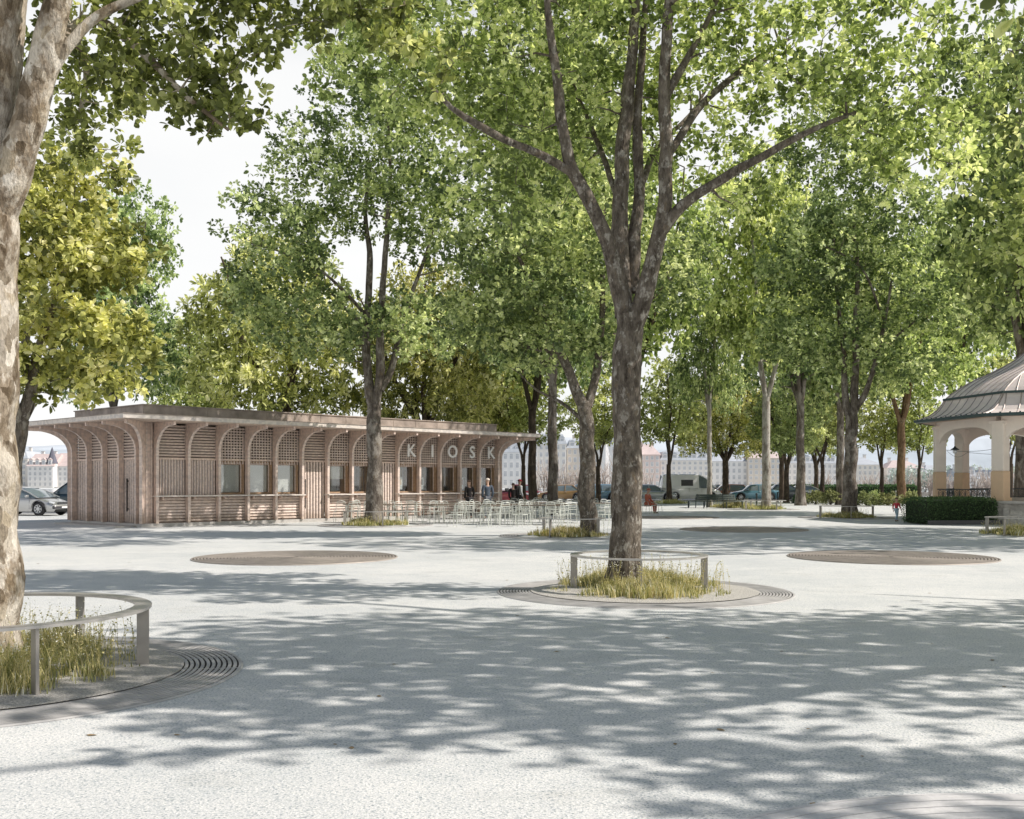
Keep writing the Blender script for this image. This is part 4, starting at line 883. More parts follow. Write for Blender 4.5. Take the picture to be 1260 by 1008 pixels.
for th0, th1 in ((-.17, .17),):
    pts = arc
    for j in range(len(pts) - 1):
        (x0, z0), (x1, z1) = pts[j], pts[j + 1]
        b.add([(x0, th0, z0), (x1, th0, z1), (x1, th0, 4.2), (x0, th0, 4.2), (x0, th1, z0), (x1, th1, z1), (x1, th1, 4.2), (x0, th1, 4.2)], [(0, 1, 2, 3), (7, 6, 5, 4), (0, 4, 5, 1), (3, 2, 6, 7)], 'cream')
    b.box(-S / 2 + .05, -hw, th0, th1, z_spr, 4.2, 'cream'); b.box(hw, S / 2 - .05, th0, th1, z_spr, 4.2, 'cream')
ARCH = b.mesh('arch')
b = MB()
L_ = S - .6
b.box(-L_ / 2, L_ / 2, -.02, .02, 1.30, 1.34, 'iron'); b.box(-L_ / 2, L_ / 2, -.015, .015, .93, .96, 'iron')
nn_ = 9
for j in range(nn_):
    x = -L_ / 2 + L_ * (j + .5) / nn_
    b.tube([(x + .15 * math.cos(t), 0, 1.13 + .15 * math.sin(t)) for t in [2 * PI * q / 14 for q in range(15)]], .012, 'iron', 4, False)
    b.tube([(x + .07 * math.cos(t), 0, 1.13 + .07 * math.sin(t)) for t in [2 * PI * q / 10 for q in range(11)]], .010, 'iron', 4, False)
    b.box(x + L_ / nn_ / 2 - .01, x + L_ / nn_ / 2 + .01, -.01, .01, .96, 1.30, 'iron')
RAIL = b.mesh('railing')
for k in range(8):
    p = (oct_pt(RC, k) + oct_pt(RC, k + 1)) / 2; a = (k + .5) * SC8 + PI / 2
    link('arch', ARCH, band, (p.x, p.y, 0), a)
    if k != 1:
        q = (oct_pt(5.72, k) + oct_pt(5.72, k + 1)) / 2; link('railing', RAIL, band, (q.x, q.y, 0), a)
# steps on the side that faces the viewer's right
q = (oct_pt(5.75, 1) + oct_pt(5.75, 2)) / 2; a = 1.5 * SC8 + PI / 2
b = MB()
for j in range(5): b.box(-1.7, 1.7, -1.6 + j * .32, .0, j * .17, (j + 1) * .17 - .002, 'stone')
st = b.obj('steps', band, (q.x, q.y, 0), a + PI)
b = MB(); b.box(-1.9, -1.71, -1.7, .1, 0, .62, 'stone'); b.obj('cheek_wall', st)
b = MB(); b.box(1.71, 1.9, -1.7, .1, 0, .62, 'stone'); b.obj('cheek_wall', st)
# sign panel on the base, wires and lamp under the roof
pp = oct_pt(5.80, 1) * .84 + oct_pt(5.80, 0) * .16; sg = MB(); sg.box(-.24, .24, -.015, .015, -.17, .17, 'white'); sg.box(-.18, .18, -.019, -.0155, .05, .07, 'dark'); sg.box(-.18, .12, -.019, -.0155, -.02, -.0, 'dark'); sg.box(-.18, .15, -.019, -.0155, -.09, -.07, 'dark')
o = sg.obj('notice', band, (oct_pt(5.5, 0.93).x * 1.0, oct_pt(5.5, 0.93).y, .56), .5 * SC8 + PI / 2 + PI); 
p0, p1 = oct_pt(5.34, 0), oct_pt(5.34, 1); mid = p0 * .12 + p1 * .88
tag(o, 'white notice panel')
n0 = oct_pt(5.56 / math.cos(PI / 8) * math.cos(PI / 8), .5); ap = 5.75 * math.cos(PI / 8) + .018; am = .5 * SC8; hs = .62 * 5.75 * math.sin(PI / 8)
o.location = (ap * math.cos(am) - hs * math.sin(am), ap * math.sin(am) + hs * math.cos(am), .5)
b = MB()
for k in range(0, 8, 1):
    a_, c_ = oct_pt(5.15, k), oct_pt(5.15, k + 1); pts = [(a_ * (1 - u) + c_ * u) + Vector((0, 0, 2.98 - .25 * math.sin(u * PI) * (1 if k % 2 else .4))) for u in [j / 10 for j in range(11)]]; b.tube(pts, .008, 'iron', 4)
b.obj('wire', band)
def lamp(px, Y, z, lab):
    t = thing('lantern', lab, 'lantern', (gx(px, Y), Y, z))
    b = MB(); b.lathe([(.0, .16), (.03, .15), (.05, .1), (.17, .02), (.17, .0), (.02, .03)], 'iron', 16); b.tube([(0, 0, .15), (0, 0, .45)], .008, 'iron', 5); b.obj('shade', t)
    b = MB(); b.lathe([(.0, -.16), (.06, -.14), (.09, -.08), (.07, -.01), (.0, .0)], 'lampc', 14); b.obj('bulb', t, smooth=True)
lamp(1175, 43.6, 2.95, 'small dark lantern with white globe hanging in the left arch of the bandstand')
lamp(1240, 41.8, 3.1, 'small lantern hanging in the arch at the right edge of the bandstand')

# ------------------------------------------------------------------ hedges and shrubs
def foliage_box(name, label, cat, c, size, n, leaf, lm, seed, rz=0.0, rough=.05, core=True, shape=4, kind_=None):
    rng = np.random.default_rng(seed); t = thing(name, label, cat, (c[0], c[1], 0), rz); sx, sy, sz = size
    if core:
        b = MB(); b.cbox((0, 0, sz / 2 - .03), (sx - .16, sy - .16, sz - .1), 'hedgecore', bev=.12); b.obj('stems', t)
    u = rng.random((n, 3)); P = np.stack([(u[:, 0] - .5) * sx, (u[:, 1] - .5) * sy, u[:, 2] * sz], 1)
    f = rng.integers(0, 10, n)
    P[f < 4, 2] = sz; P[(f >= 4) & (f < 7), 1] = -sy / 2; P[f == 7, 1] = sy / 2; P[f == 8, 0] = -sx / 2; P[f == 9, 0] = sx / 2
    # round the corners
    h = np.array([sx / 2, sy / 2, sz / 2]); q = P - np.array([0, 0, sz / 2]); rr = .22 * min(sy, sz); inn = np.clip(q, -(h - rr), h - rr); d = q - inn; L = np.linalg.norm(d, axis=1, keepdims=True); q = np.where(L > rr, inn + d / np.maximum(L, 1e-6) * rr, q)
    nrm = norm(q - inn + 1e-4); P = q + np.array([0, 0, sz / 2]) + rng.normal(size=(n, 3)) * rough; P[:, 2] = np.maximum(P[:, 2], .02)
    D = nrm + rng.normal(size=(n, 3)) * .7; T = np.clip(.45 + .18 * rng.normal(size=n) + .1 * nrm[:, 2], 0, 1)
    V, Q, TT = leaf_geo(rng, P, D, leaf * rng.uniform(.6, 1.2, n), T, shape); link('leaves', np_mesh('leaves', V, Q, M[lm], TT), t); return t
foliage_box('hedge', 'dark clipped hedge in front of the bandstand base', 'hedge', (17.05, 41.2), (2.9, 2.0, .98), 15000, .05, 'leafH', 3, R(8), .03)
b = MB(); b.cbox((0, 0, .09), (3.0, .06, .16), 'dark'); tag(b.obj('edging_board', None, (17.2, 40.12, 0), R(8)), 'low dark edging board along the foot of the clipped hedge', 'edging')
foliage_box('hedge', 'long low clipped hedge across the street at the right', 'hedge', (gx(1035, 112), 112), (15.5, 1.4, 1.25), 9000, .16, 'leafH', 4, 0, .06)
def shrub(px, Y, rx, rz_, label, seed, lm='leafS', n=2200, leaf=.11):
    rng = np.random.default_rng(seed); t = thing('shrub', label, 'shrub', (gx(px, Y), Y, 0))
    tips = norm(rng.normal(size=(60, 3))) * np.array([rx, rx * .8, rz_]) * rng.uniform(.5, .95, (60, 1)); tips[:, 2] = np.abs(tips[:, 2]) + .12
    V, Q, T = clump_leaves(rng, tips, n // 60, .24, leaf, 4, 5); link('leaves', np_mesh('leaves', V, Q, M[lm], T), t)
    VV, QQ, bb = [], [], 0
    for p in tips[:24]: bb = tube_np(np.array([p * .05, p * .5 + [0, 0, .05], p]), [.014, .01, .005], 4, VV, QQ, bb)
    link('stems', np_mesh('stems', np.vstack(VV), np.vstack(QQ), M['barkD']), t)
for i, (px, Y, rx, rz_, lab, lm) in enumerate([(1003, 78, .9, .95, 'rounded yellow green shrub left of the grey barked tree', 'leafS'), (1022, 76, 1.1, 1.15, 'wide pale shrub just left of the grey barked tree', 'leafS'), (1066, 74, .8, .9, 'loose shrub just right of the grey barked tree', 'leafS'), (1078, 76, .9, 1.0, 'green shrub midway between grey trunk and ivy trunk', 'leafC'), (1092, 74, .9, .9, 'low shrub left of the ivy covered trunk', 'leafS'), (1120, 72, .9, .9, 'low bush right of the ivy covered trunk', 'leafS'), (985, 82, .7, .6, 'small dark bush right of the dark forked tree', 'leafH')]):
    shrub(px, Y, rx, rz_, lab, 90 + i, lm)
# bare lakeside thicket before the far houses
def thicket(px0, px1, Y, h, n, seed, label):
    rng = np.random.default_rng(seed); VV, QQ, bb = [], [], 0
    for i in range(n):
        x = rng.uniform(gx(px0, Y), gx(px1, Y)); y = Y + rng.uniform(-3, 3); H = h * rng.uniform(.5, 1.1)
        for k in range(6):
            top = np.array([x + rng.normal() * H * .22, y + rng.normal() * H * .2, H * rng.uniform(.6, 1)]); bb = tube_np(np.array([[x, y, 0], [(x * 1.3 + top[0] * .7) / 2, y, H * .45], top]), [.05, .035, .015], 3, VV, QQ, bb)
    me = np_mesh('thicket', np.vstack(VV), np.vstack(QQ), M['twig']); o = link('thicket', me); tag(o, label, 'bushes', None, 'stuff')
M['twig'] = simple('pale brown twigs', (0.42, 0.36, 0.32), .95)
thicket(660, 800, 126, 5.2, 60, 7, 'bare brown bushes along the lake shore behind the parked cars')
thicket(1000, 1240, 126, 3.6, 90, 8, 'bare brown bushes along the lake shore behind the bandstand')
# ------------------------------------------------------------------ cafe chairs and tables
def chair_proto(label, group, loc, rz):
    t = thing('cafe_chair', label, 'chair', loc, rz, group)
    for sx in (-1, 1):
        for sy in (-1, 1):
            b = MB(); b.tube([(sx * .19, sy * .18, .445), (sx * .21, sy * .215, .0)], .011, 'chairm', 5); b.obj('leg', t)
    b = MB()
    for j in range(7): b.box(-.20, .20, -.19 + j * .056, -.164 + j * .056, .448, .458, 'chairm')
    b.box(-.21, -.19, -.2, .2, .43, .446, 'chairm'); b.box(.19, .21, -.2, .2, .43, .446, 'chairm'); b.obj('seat', t)
    b = MB(); pts = [(-.19, .19, .44), (-.195, .235, .66), (-.15, .265, .84), (0, .275, .87), (.15, .265, .84), (.195, .235, .66), (.19, .19, .44)]
    b.tube(pts, .011, 'chairm', 5)
    for z in (.62, .70, .78): b.cbox((0, .235 + (z - .6) * .18, z), (.36, .008, .017), 'chairm')
    b.obj('backrest', t); return t
def chair_arm(label, group, loc, rz):
    t = chair_proto(label, group, loc, rz); t['label'] = label
    for sx in (-1, 1):
        b = MB(); b.tube([(sx * .2, .22, .66), (sx * .23, .1, .67), (sx * .235, -.12, .655), (sx * .215, -.17, .44)], .010, 'chairm', 5); b.obj('armrest', t)
    return t
def table_proto(label, group, loc, rz, L=1.9, Wd=.72, z=.745):
    t = thing('cafe_table', label, 'table', loc, rz, group); b = MB()
    n = 7
    for j in range(n): y = -Wd / 2 + Wd * (j + .5) / n; b.box(-L / 2, L / 2, y - Wd / n * .42, y + Wd / n * .42, z - .028, z, 'tabletop')
    b.box(-L / 2 + .1, -L / 2 + .14, -Wd / 2, Wd / 2, z - .05, z - .029, 'chairm'); b.box(L / 2 - .14, L / 2 - .1, -Wd / 2, Wd / 2, z - .05, z - .029, 'chairm'); b.obj('tabletop', t)
    for sx in (-1, 1):
        for sy in (-1, 1): b = MB(); b.tube([(sx * (L / 2 - .12), sy * (Wd / 2 - .07), z - .05), (sx * (L / 2 - .08), sy * (Wd / 2 - .03), 0)], .014, 'chairm', 5); b.obj('leg', t)
    return t
rc = random.Random(12)
tabs = [(452, 42.5, .1), (486, 42.0, .75), (520, 43.0, .2), (548, 41.3, .78), (585, 42.2, .1), (572, 46.5, .8), (618, 40.6, .75), (640, 43.2, .15), (662, 40.2, .0), (670, 46, .6), (700, 42.2, .1), (625, 48.2, .2), (745, 45.0, .6), (650, 52, .1), (712, 50, .3)]
tproto = None; chairs_at = []
for i, (px, Y, rz) in enumerate(tabs):
    loc = (gx(px, Y), Y, 0)
    tproto = table_proto('long cafe table with dark slatted top on the terrace beside the kiosk', 'cafe tables on the terrace', loc, rz) if i == 0 else dup(tproto, loc, rz)
    for sx in ((-.5, .5) if i % 3 else (-.55, .1, .6)):
        for sy in (-1, 1):
            if rc.random() < .88: chairs_at.append((loc[0] + math.cos(rz) * sx - math.sin(rz) * sy * .62, loc[1] + math.sin(rz) * sx + math.cos(rz) * sy * .62, rz + (0 if sy > 0 else PI) + rc.uniform(-.35, .35)))
for px, Y in ((418, 43), (434, 44.5), (560, 38.2), (596, 38.0), (608, 39), (640, 38.4), (700, 39), (752, 41), (745, 38.5), (690, 37.6), (730, 48.5)): chairs_at.append((gx(px, Y), Y, rc.uniform(0, 6.28)))
cp = ca = None
for i, (x, y, rz) in enumerate(chairs_at):
    arm = i % 3 == 0; lab = 'pale metal cafe chair with curved armrests on the kiosk terrace' if arm else 'pale armless metal cafe chair with slatted back on the kiosk terrace'; grp = 'cafe armchairs on the terrace' if arm else 'armless cafe chairs on the terrace'
    if arm: ca = chair_arm(lab, grp, (x, y, 0), rz) if ca is None else dup(ca, (x, y, 0), rz)
    else: cp = chair_proto(lab, grp, (x, y, 0), rz) if cp is None else dup(cp, (x, y, 0), rz)
SEATX, SEATY = gx(797, 54), 54.0
dup(ca, (SEATX, SEATY, 0), R(55), label='pale metal chair carrying the seated person in orange'); 
dup(cp, (gx(808, 53.6), 53.6, 0), R(200), label='single empty pale chair right of the person in orange')
for o in scene.objects:
    if o.get('label', '').endswith(('person in orange',)): 
        if 'group' in o: del o['group']

# ------------------------------------------------------------------ round tree bench, bollards
t = thing('round_bench', 'dark green slatted bench with a backrest running round a tree', 'bench', (gx(880, 67), 67, 0))
b = MB()
for r0 in (1.38, 1.50, 1.62, 1.74): b.lathe([(r0, .42), (r0 + .09, .42), (r0 + .09, .455), (r0, .455)], 'bench', 40, close=True)
b.obj('seat', t)
b = MB()
for z in (.52, .64, .76): b.lathe([(1.26 - (z - .5) * .25, z), (1.29 - (z - .5) * .25, z), (1.27 - (z - .5) * .25, z + .09), (1.24 - (z - .5) * .25, z + .09)], 'bench', 40, close=True)
b.obj('backrest', t)
for k in range(8):
    a = k * PI / 4 + .2; b = MB(); b.box(-.03, .03, -.02, .02, 0, .419, 'iron'); b.obj('leg', t, (1.8 * math.cos(a), 1.8 * math.sin(a), 0), a)
    b = MB(); b.tube([(1.32, 0, 0), (1.30, 0, .45), (1.20, 0, .86)], .022, 'iron', 5); b.obj('leg', t, (0, 0, 0), a)
def bollard(px, Y, h, label, m='iron'):
    b = MB(); b.lathe([(.09, 0), (.09, .05), (.055, .09), (.055, h - .12), (.075, h - .1), (.075, h - .03), (.03, h), (0, h)], m, 14); tag(b.obj('bollard', None, (gx(px, Y), Y, 0), smooth=True), label, 'bollard')
bollard(931, 66, .95, 'short black bollard before the blue car'); bollard(987, 98, .85, 'pale bollard by the street left of the hedge', 'steelp'); bollard(1102, 98, .85, 'pale bollard by the street behind the ivy covered trunk', 'steelp'); bollard(957, 86, .85, 'dark bollard right of the blue car')

# ------------------------------------------------------------------ cars
PAINT = {}
def paint(name, c, metal=.3):
    if name not in PAINT:
        PAINT[name] = name; M[name] = simple(name, c, .32, metal, var=.04, scale=1.5, coat=.8)
    return name
def interp(pts, x):
    for (x0, y0), (x1, y1) in zip(pts, pts[1:]):
        if x <= x1:
            t = (x - x0) / (x1 - x0); t = t * t * (3 - 2 * t) * .5 + t * .5; return y0 + (y1 - y0) * t
    return pts[-1][1]
def car(label, px, Y, rz, pm, kind_='sedan', cat='car', name='parked_car', s=1.0):
    L, Wd, H = {'sedan': (4.5, 1.74, 1.43), 'wagon': (4.6, 1.76, 1.47), 'hatch': (4.0, 1.70, 1.45), 'coupe': (4.3, 1.80, 1.38), 'suv': (4.6, 1.84, 1.72), 'vintage': (4.5, 1.72, 1.44), 'cabrio': (4.3, 1.74, 1.12), 'van': (5.4, 1.95, 2.35)}[kind_]
    h = L / 2; wb = {'van': 3.2}.get(kind_, L * .585); xf_, xr = h - (L - wb) * .46, -h + (L - wb) * .54; wr = .335 if kind_ != 'van' else .36; arch = wr + .05
    belt = {'van': 1.15, 'suv': 1.02, 'coupe': .88, 'vintage': .93}.get(kind_, .90)
    # x runs to the front
    if kind_ in ('sedan', 'vintage'): top = [(-h, .72), (-h + .08, .90), (-h + .9, belt + .05), (0, belt), (h - 1.35, belt), (h - .25, belt - .18), (h, .55)]; roof = [(-h + .75, belt), (-h + 1.35, H), (-.25, H + .01), (.35, H - .03), (1.10, belt)]
    elif kind_ == 'coupe': top = [(-h, .75), (-h + .08, .93), (-h + .8, belt + .06), (0, belt), (h - 1.2, belt), (h - .35, belt - .2), (h, .52)]; roof = [(-h + .45, belt), (-h + 1.3, H - .04), (-.2, H), (.25, H - .05), (1.25, belt)]
    elif kind_ in ('wagon', 'suv', 'hatch'): top = [(-h, .60), (-h + .06, belt - .05), (-h + .3, belt), (0, belt), (h - 1.2, belt), (h - .22, belt - .16), (h, .55)]; roof = [(-h + .10, belt), (-h + .45, H - .02), (-.3, H + .01), (.25, H - .03), (1.05, belt)]
    elif kind_ == 'van': top = [(-h, .6), (-h + .05, belt), (0, belt), (h - 1.1, belt), (h - .25, belt - .25), (h, .55)]; roof = [(-h + .06, belt), (-h + .2, H - .05), (-h + .8, H), (.6, H - .02), (1.1, H - .22), (h - .55, belt)]
    else: top = [(-h, .70), (-h + .08, .86), (-h + .9, belt), (0, belt - .05), (h - 1.2, belt), (h - .3, belt - .16), (h, .55)]; roof = None
    root = thing(name, label, cat, (gx(px, Y), Y, 0), rz); root.scale = (s, s, s)
    xs = np.linspace(-h, h, 61); secs = []
    for x in xs:
        zb = .20
        for xw in (xf_, xr):
            d = abs(x - xw)
            if d < arch: zb = max(zb, wr + math.sqrt(arch * arch - d * d))
        zt = interp(top, x); e = 1 - .16 * abs(x / h) ** 5 - .03 * abs(x / h) ** 2; w_ = Wd / 2 * e; zb = min(zb, zt - .12)
        if abs(x) > h - .02: zb = max(zb, .32)
        zm = zb + (zt - zb) * .55
        secs.append([(w_ * .93, zb), (w_ * .99, zb + (zt - zb) * .2), (w_, zm), (w_ * .975, zb + (zt - zb) * .82), (w_ * .90, zt - .03), (w_ * .78, zt), (w_ * .4, zt + .02), (0, zt + .025)])
    b = MB(); vs = []; K = 15
    for x, s_ in zip(xs, secs):
        row = [(x, y, z) for y, z in s_] + [(x, -y, z) for y, z in s_[-2::-1]]; vs += row
    fs = [(i * K + k, i * K + k + 1, (i + 1) * K + k + 1, (i + 1) * K + k) for i in range(60) for k in range(K - 1)]
    fs += [tuple(range(K))[::-1], tuple(60 * K + k for k in range(K))]
    b.add(vs, fs, pm); b.box(-h + .2, h - .2, -Wd / 2 * .8, Wd / 2 * .8, .19, .5, 'black'); b.obj('body', root, smooth=True)
    if roof:
        def loft(name_, pr, inset, mat, x_lo, x_hi, zshift=0.0, n=28):
            b = MB(); vs = []; xr_ = np.linspace(x_lo, x_hi, n)
            for x in xr_:
                zt = interp(pr, x) + zshift; u = max(0, (zt - belt) / (H - belt)); yt = Wd / 2 * (.90 - inset * u); row = [(x, Wd / 2 * .905, belt - .03), (x, (Wd / 2 * .90 + yt) / 2 + .01, (belt + zt) / 2), (x, yt, max(zt - .06, belt - .02)), (x, yt * .86, max(zt - .005, belt - .01)), (x, 0, zt + .015 * u)]
                vs += row + [(x, -y, z) for _, y, z in row[-2::-1]]
            K2 = 9; b.add(vs, [(i * K2 + k, i * K2 + k + 1, (i + 1) * K2 + k + 1, (i + 1) * K2 + k) for i in range(n - 1) for k in range(K2 - 1)], mat); return b
        ins = .12 if kind_ == 'van' else .22
        loft('g', roof, ins, 'carglass', roof[0][0], roof[-1][0]).obj('window', root, smooth=True)
        # painted roof skin, a few mm proud of the glass
        x0, x1 = roof[1][0] - (.12 if kind_ not in ('van',) else .14), roof[-2][0] + (.02 if kind_ != 'van' else .1)
        b = MB(); vs = []; xr_ = np.linspace(x0, x1, 20)
        for x in xr_:
            zt = interp(roof, x); u = (zt - belt) / (H - belt); yt = Wd / 2 * (.90 - ins * u) + .006
            row = [(x, yt + .004, zt - .10), (x, yt, zt - .055), (x, yt * .87, zt + .004), (x, 0, zt + .024)]; vs += row + [(x, -y, z) for _, y, z in row[-2::-1]]
        b.add(vs, [(i * 7 + k, i * 7 + k + 1, (i + 1) * 7 + k + 1, (i + 1) * 7 + k) for i in range(19) for k in range(6)], pm); b.obj('roof', root, smooth=True)
        px_ = [roof[0][0] + .05, -.15, roof[-1][0] - .04] if kind_ != 'van' else [roof[0][0] + .05]
        for side_ in (-1, 1):
            def sidept(x, z):
                zt = interp(roof, x); u = (z - belt) / (H - belt); return Vector((x, side_ * (Wd / 2 * (.905 - ins * u * 1.0) + .004), z))
            a_, r_ = roof[0], roof[1]; b = MB(); b.tube([sidept(a_[0] + .02, belt), sidept((a_[0] + r_[0]) / 2 + .03, (belt + H) / 2 - .02), sidept(r_[0] + .03, H - .08)], .04, pm, 5); b.obj('pillar', root)
            a_, r_ = roof[-1], roof[-2]; b = MB(); b.tube([sidept(a_[0] - .02, belt), sidept((a_[0] + r_[0]) / 2, (belt + r_[1]) / 2), sidept(r_[0], r_[1] - .05)], .03, pm, 5); b.obj('pillar', root)
            if kind_ != 'van': b = MB(); b.tube([sidept(-.2, belt), sidept(-.24, H - .07)], .032, pm, 5); b.obj('pillar', root)
            if kind_ == 'van':
                # closed cargo side: painted panel with two windows
                b = MB(); xa, xb = -h + .10, .62; zs = [belt - .04, (belt + H) / 2, H - .08]
                for (z0, z1) in zip(zs, zs[1:]):
                    p = [sidept(xa + (.0 if z0 < 1.5 else .03), z0), sidept(xb, z0), sidept(xb - (.0 if z1 < 1.9 else .05), z1), sidept(xa + .08, z1)]
                    p = [q + Vector((0, side_ * .012, 0)) for q in p]; b.add(p, [(0, 1, 2, 3)], pm)
                b.obj('side_panel', root)
                b = MB(); p = [sidept(-.95, 1.32), sidept(.1, 1.32), sidept(.1, 1.85), sidept(-.95, 1.85)]; b.add([q + Vector((0, side_ * .02, 0)) for q in p], [(0, 1, 2, 3)], 'dark'); b.obj('side_window', root)
    else:
        b = MB(); b.box(-.9, .65, -Wd * .40, Wd * .40, belt - .02, belt + .035, 'dark'); b.obj('interior', root)
        for yy in (-.35, .35):
            for xx in (-.55, .15): b = MB(); b.cbox((xx, yy, belt + .08), (.14, .46, .34), 'dark', bev=.04, ry=R(-12)); b.obj('seat', root)
        b = MB(); b.add([(.95, -.68, belt), (.95, .68, belt), (.55, .58, belt + .38), (.55, -.58, belt + .38)], [(0, 1, 2, 3)], 'glass'); b.tube([(.95, -.68, belt), (.55, -.58, belt + .38), (.55, .58, belt + .38), (.95, .68, belt)], .02, 'chrome', 5); b.obj('windscreen', root)
        b = MB(); b.cbox((-1.15, 0, belt + .07), (.5, Wd * .72, .14), 'dark', bev=.05); b.obj('folded_hood', root)
    for xw in (xf_, xr):
        for side_ in (-1, 1):
            yw = side_ * (Wd / 2 - .105); wh = bpy.data.objects.new('wheel', None); col.objects.link(wh); wh.parent = root; wh.location = (xw, yw, wr); wh.rotation_euler = (PI / 2, 0, 0); wh.empty_display_size = .2
            b = MB(); b.lathe([(.0, -.09), (wr * .62, -.09), (wr * .9, -.1), (wr, -.06), (wr, .06), (wr * .9, .1), (wr * .62, .09), (.0, .085)], 'rubber', 24); o = b.obj('tyre', None, smooth=True); o.parent = wh
            b = MB(); zo = -side_ * .1
            b.lathe([(wr * .64, zo * .93), (wr * .62, zo * 1.05), (wr * .55, zo * .95), (wr * .54, zo * .9)], 'rim', 24)
            for q in range(7):
                a = q * 2 * PI / 7; b.cbox((math.cos(a) * wr * .33, math.sin(a) * wr * .33, zo * .97), (wr * .5, .045, .02), 'rim', rz=a)
            b.lathe([(0, zo * 1.06), (.06, zo * 1.05), (.07, zo * .92)], 'rim', 12); o = b.obj('rim', None); o.parent = wh
            b = MB(); b.lathe([(arch * .99, -side_ * -.0), (arch * 1.06, side_ * .004), (arch * 1.05, side_ * .012), (arch * .97, side_ * .0)], 'dark', 24, a0=R(0), a1=R(180)); 
            o = b.obj('wheel_arch', root, (xw, side_ * Wd / 2 * .985, wr)); o.rotation_euler = (PI / 2, 0, 0)
    ztf = interp(top, h - .2)
    for side_ in (-1, 1):
        b = MB()
        if kind_ == 'vintage': b.lathe([(0, .06), (.09, .04), (.11, 0), (.12, -.02)], 'lampc', 16); o = b.obj('headlight', root, (h - .07, side_ * .56, .62)); o.rotation_euler = (0, R(90), 0)
        else: b.cbox((h - .19, side_ * Wd * .385, .64), (.24, .28, .09), 'lampc', rz=side_ * R(-28), ry=R(18), bev=.03); b.obj('headlight', root)
        b = MB(); b.cbox((-h + .07, side_ * Wd * .40, .74), (.10, .22, .14), 'lampr', bev=.02); b.obj('tail_light', root)
        b = MB(); b.cbox((.78 if kind_ != 'van' else 1.55, side_ * (Wd / 2 + .08), belt + .07), (.12, .18, .12), pm, bev=.03); b.obj('mirror', root)
        b = MB(); b.cbox((-.28, side_ * (Wd / 2 + .006), belt - .10), (.16, .02, .025), 'chrome'); b.obj('door_handle', root)
        b = MB(); b.box(-.26, -.252, side_ * Wd / 2 * .985 - .006, side_ * Wd / 2 * .985 + .006, .32, belt - .05, 'dark'); b.box(.84, .848, side_ * Wd / 2 * .985 - .006, side_ * Wd / 2 * .985 + .006, .32, belt - .05, 'dark'); b.obj('door_gap', root)
    b = MB(); b.cbox((h - .045, 0, .60), (.05, .9, .14), 'dark', bev=.015)
    for q in range(3): b.box(h - .025, h - .012, -.44, .44, .55 + q * .045, .56 + q * .045, 'chrome')
    b.obj('grille', root)
    for xx, w2 in ((h - .06, .0), (-h + .06, .0)): b = MB(); b.cbox((xx, 0, .40), (.16, Wd * .86, .16), 'dark' if kind_ != 'vintage' else 'chrome', bev=.05); b.obj('bumper', root)
    b = MB(); b.box(h + .018, h + .026, -.24, .24, .37, .45, 'white'); b.obj('number_plate', root)
    return root
car('silver coupe parked with its nose towards the viewer left of the kiosk', 33, 52.0, R(-14), paint('silver paint', (.50, .50, .49), .6), 'coupe')
car('dark blue green estate car parked behind the silver coupe', 92, 58.5, R(200), paint('dark teal paint', (.03, .06, .075)), 'suv')
CY_ = 98.5
car('pinkish red open cabriolet at the right end of the kiosk', 622, 86, R(-12), paint('light red paint', (.50, .10, .11)), 'cabrio')
car('dark red saloon parked behind the person in the red cap', 646, 95, R(2), paint('dark red paint', (.26, .035, .05)), 'sedan')
car('ochre brown saloon half hidden by the straight mottled trunk', 692, 92, R(178), paint('ochre paint', (.36, .22, .10)), 'sedan')
car('pale blue estate car behind the straight mottled trunk', 713, 99, R(180), paint('pale blue paint', (.30, .40, .47)), 'wagon')
car('steel blue saloon seen just left of the middle trunk', 737, 93, R(182), paint('steel blue paint', (.16, .27, .35)), 'hatch')
car('white hatchback partly hidden behind the middle trunk', 766, 97, R(180), paint('white car paint', (.70, .71, .72), .05), 'hatch')
car('silver grey saloon immediately right of the middle trunk', 800, 92, R(3), paint('silver grey paint', (.48, .50, .51), .5), 'sedan')
car('white high roofed delivery van with dark side window in the parked row', 849, 93, R(2), paint('van white paint', (.78, .79, .79), .05), 'van', 'van', 'parked_van')
car('small brick red car behind the round bench', 893, 97, R(180), paint('brick red paint', (.42, .20, .13)), 'hatch')
car('cream coloured car between the white van and the blue vintage car', 903, 103, R(0), paint('cream paint', (.60, .57, .50), .05), 'wagon')
car('petrol blue vintage saloon right of the round bench', 928, 93.5, R(182), paint('petrol blue paint', (.10, .24, .32)), 'vintage')
car('dark grey car behind the two dark trunks', 966, 100, R(0), paint('dark grey paint', (.10, .11, .12)), 'sedan')
car('pale silver car at the right end of the parked row', 985, 103, R(180), paint('pale silver paint', (.62, .63, .63), .4), 'coupe')

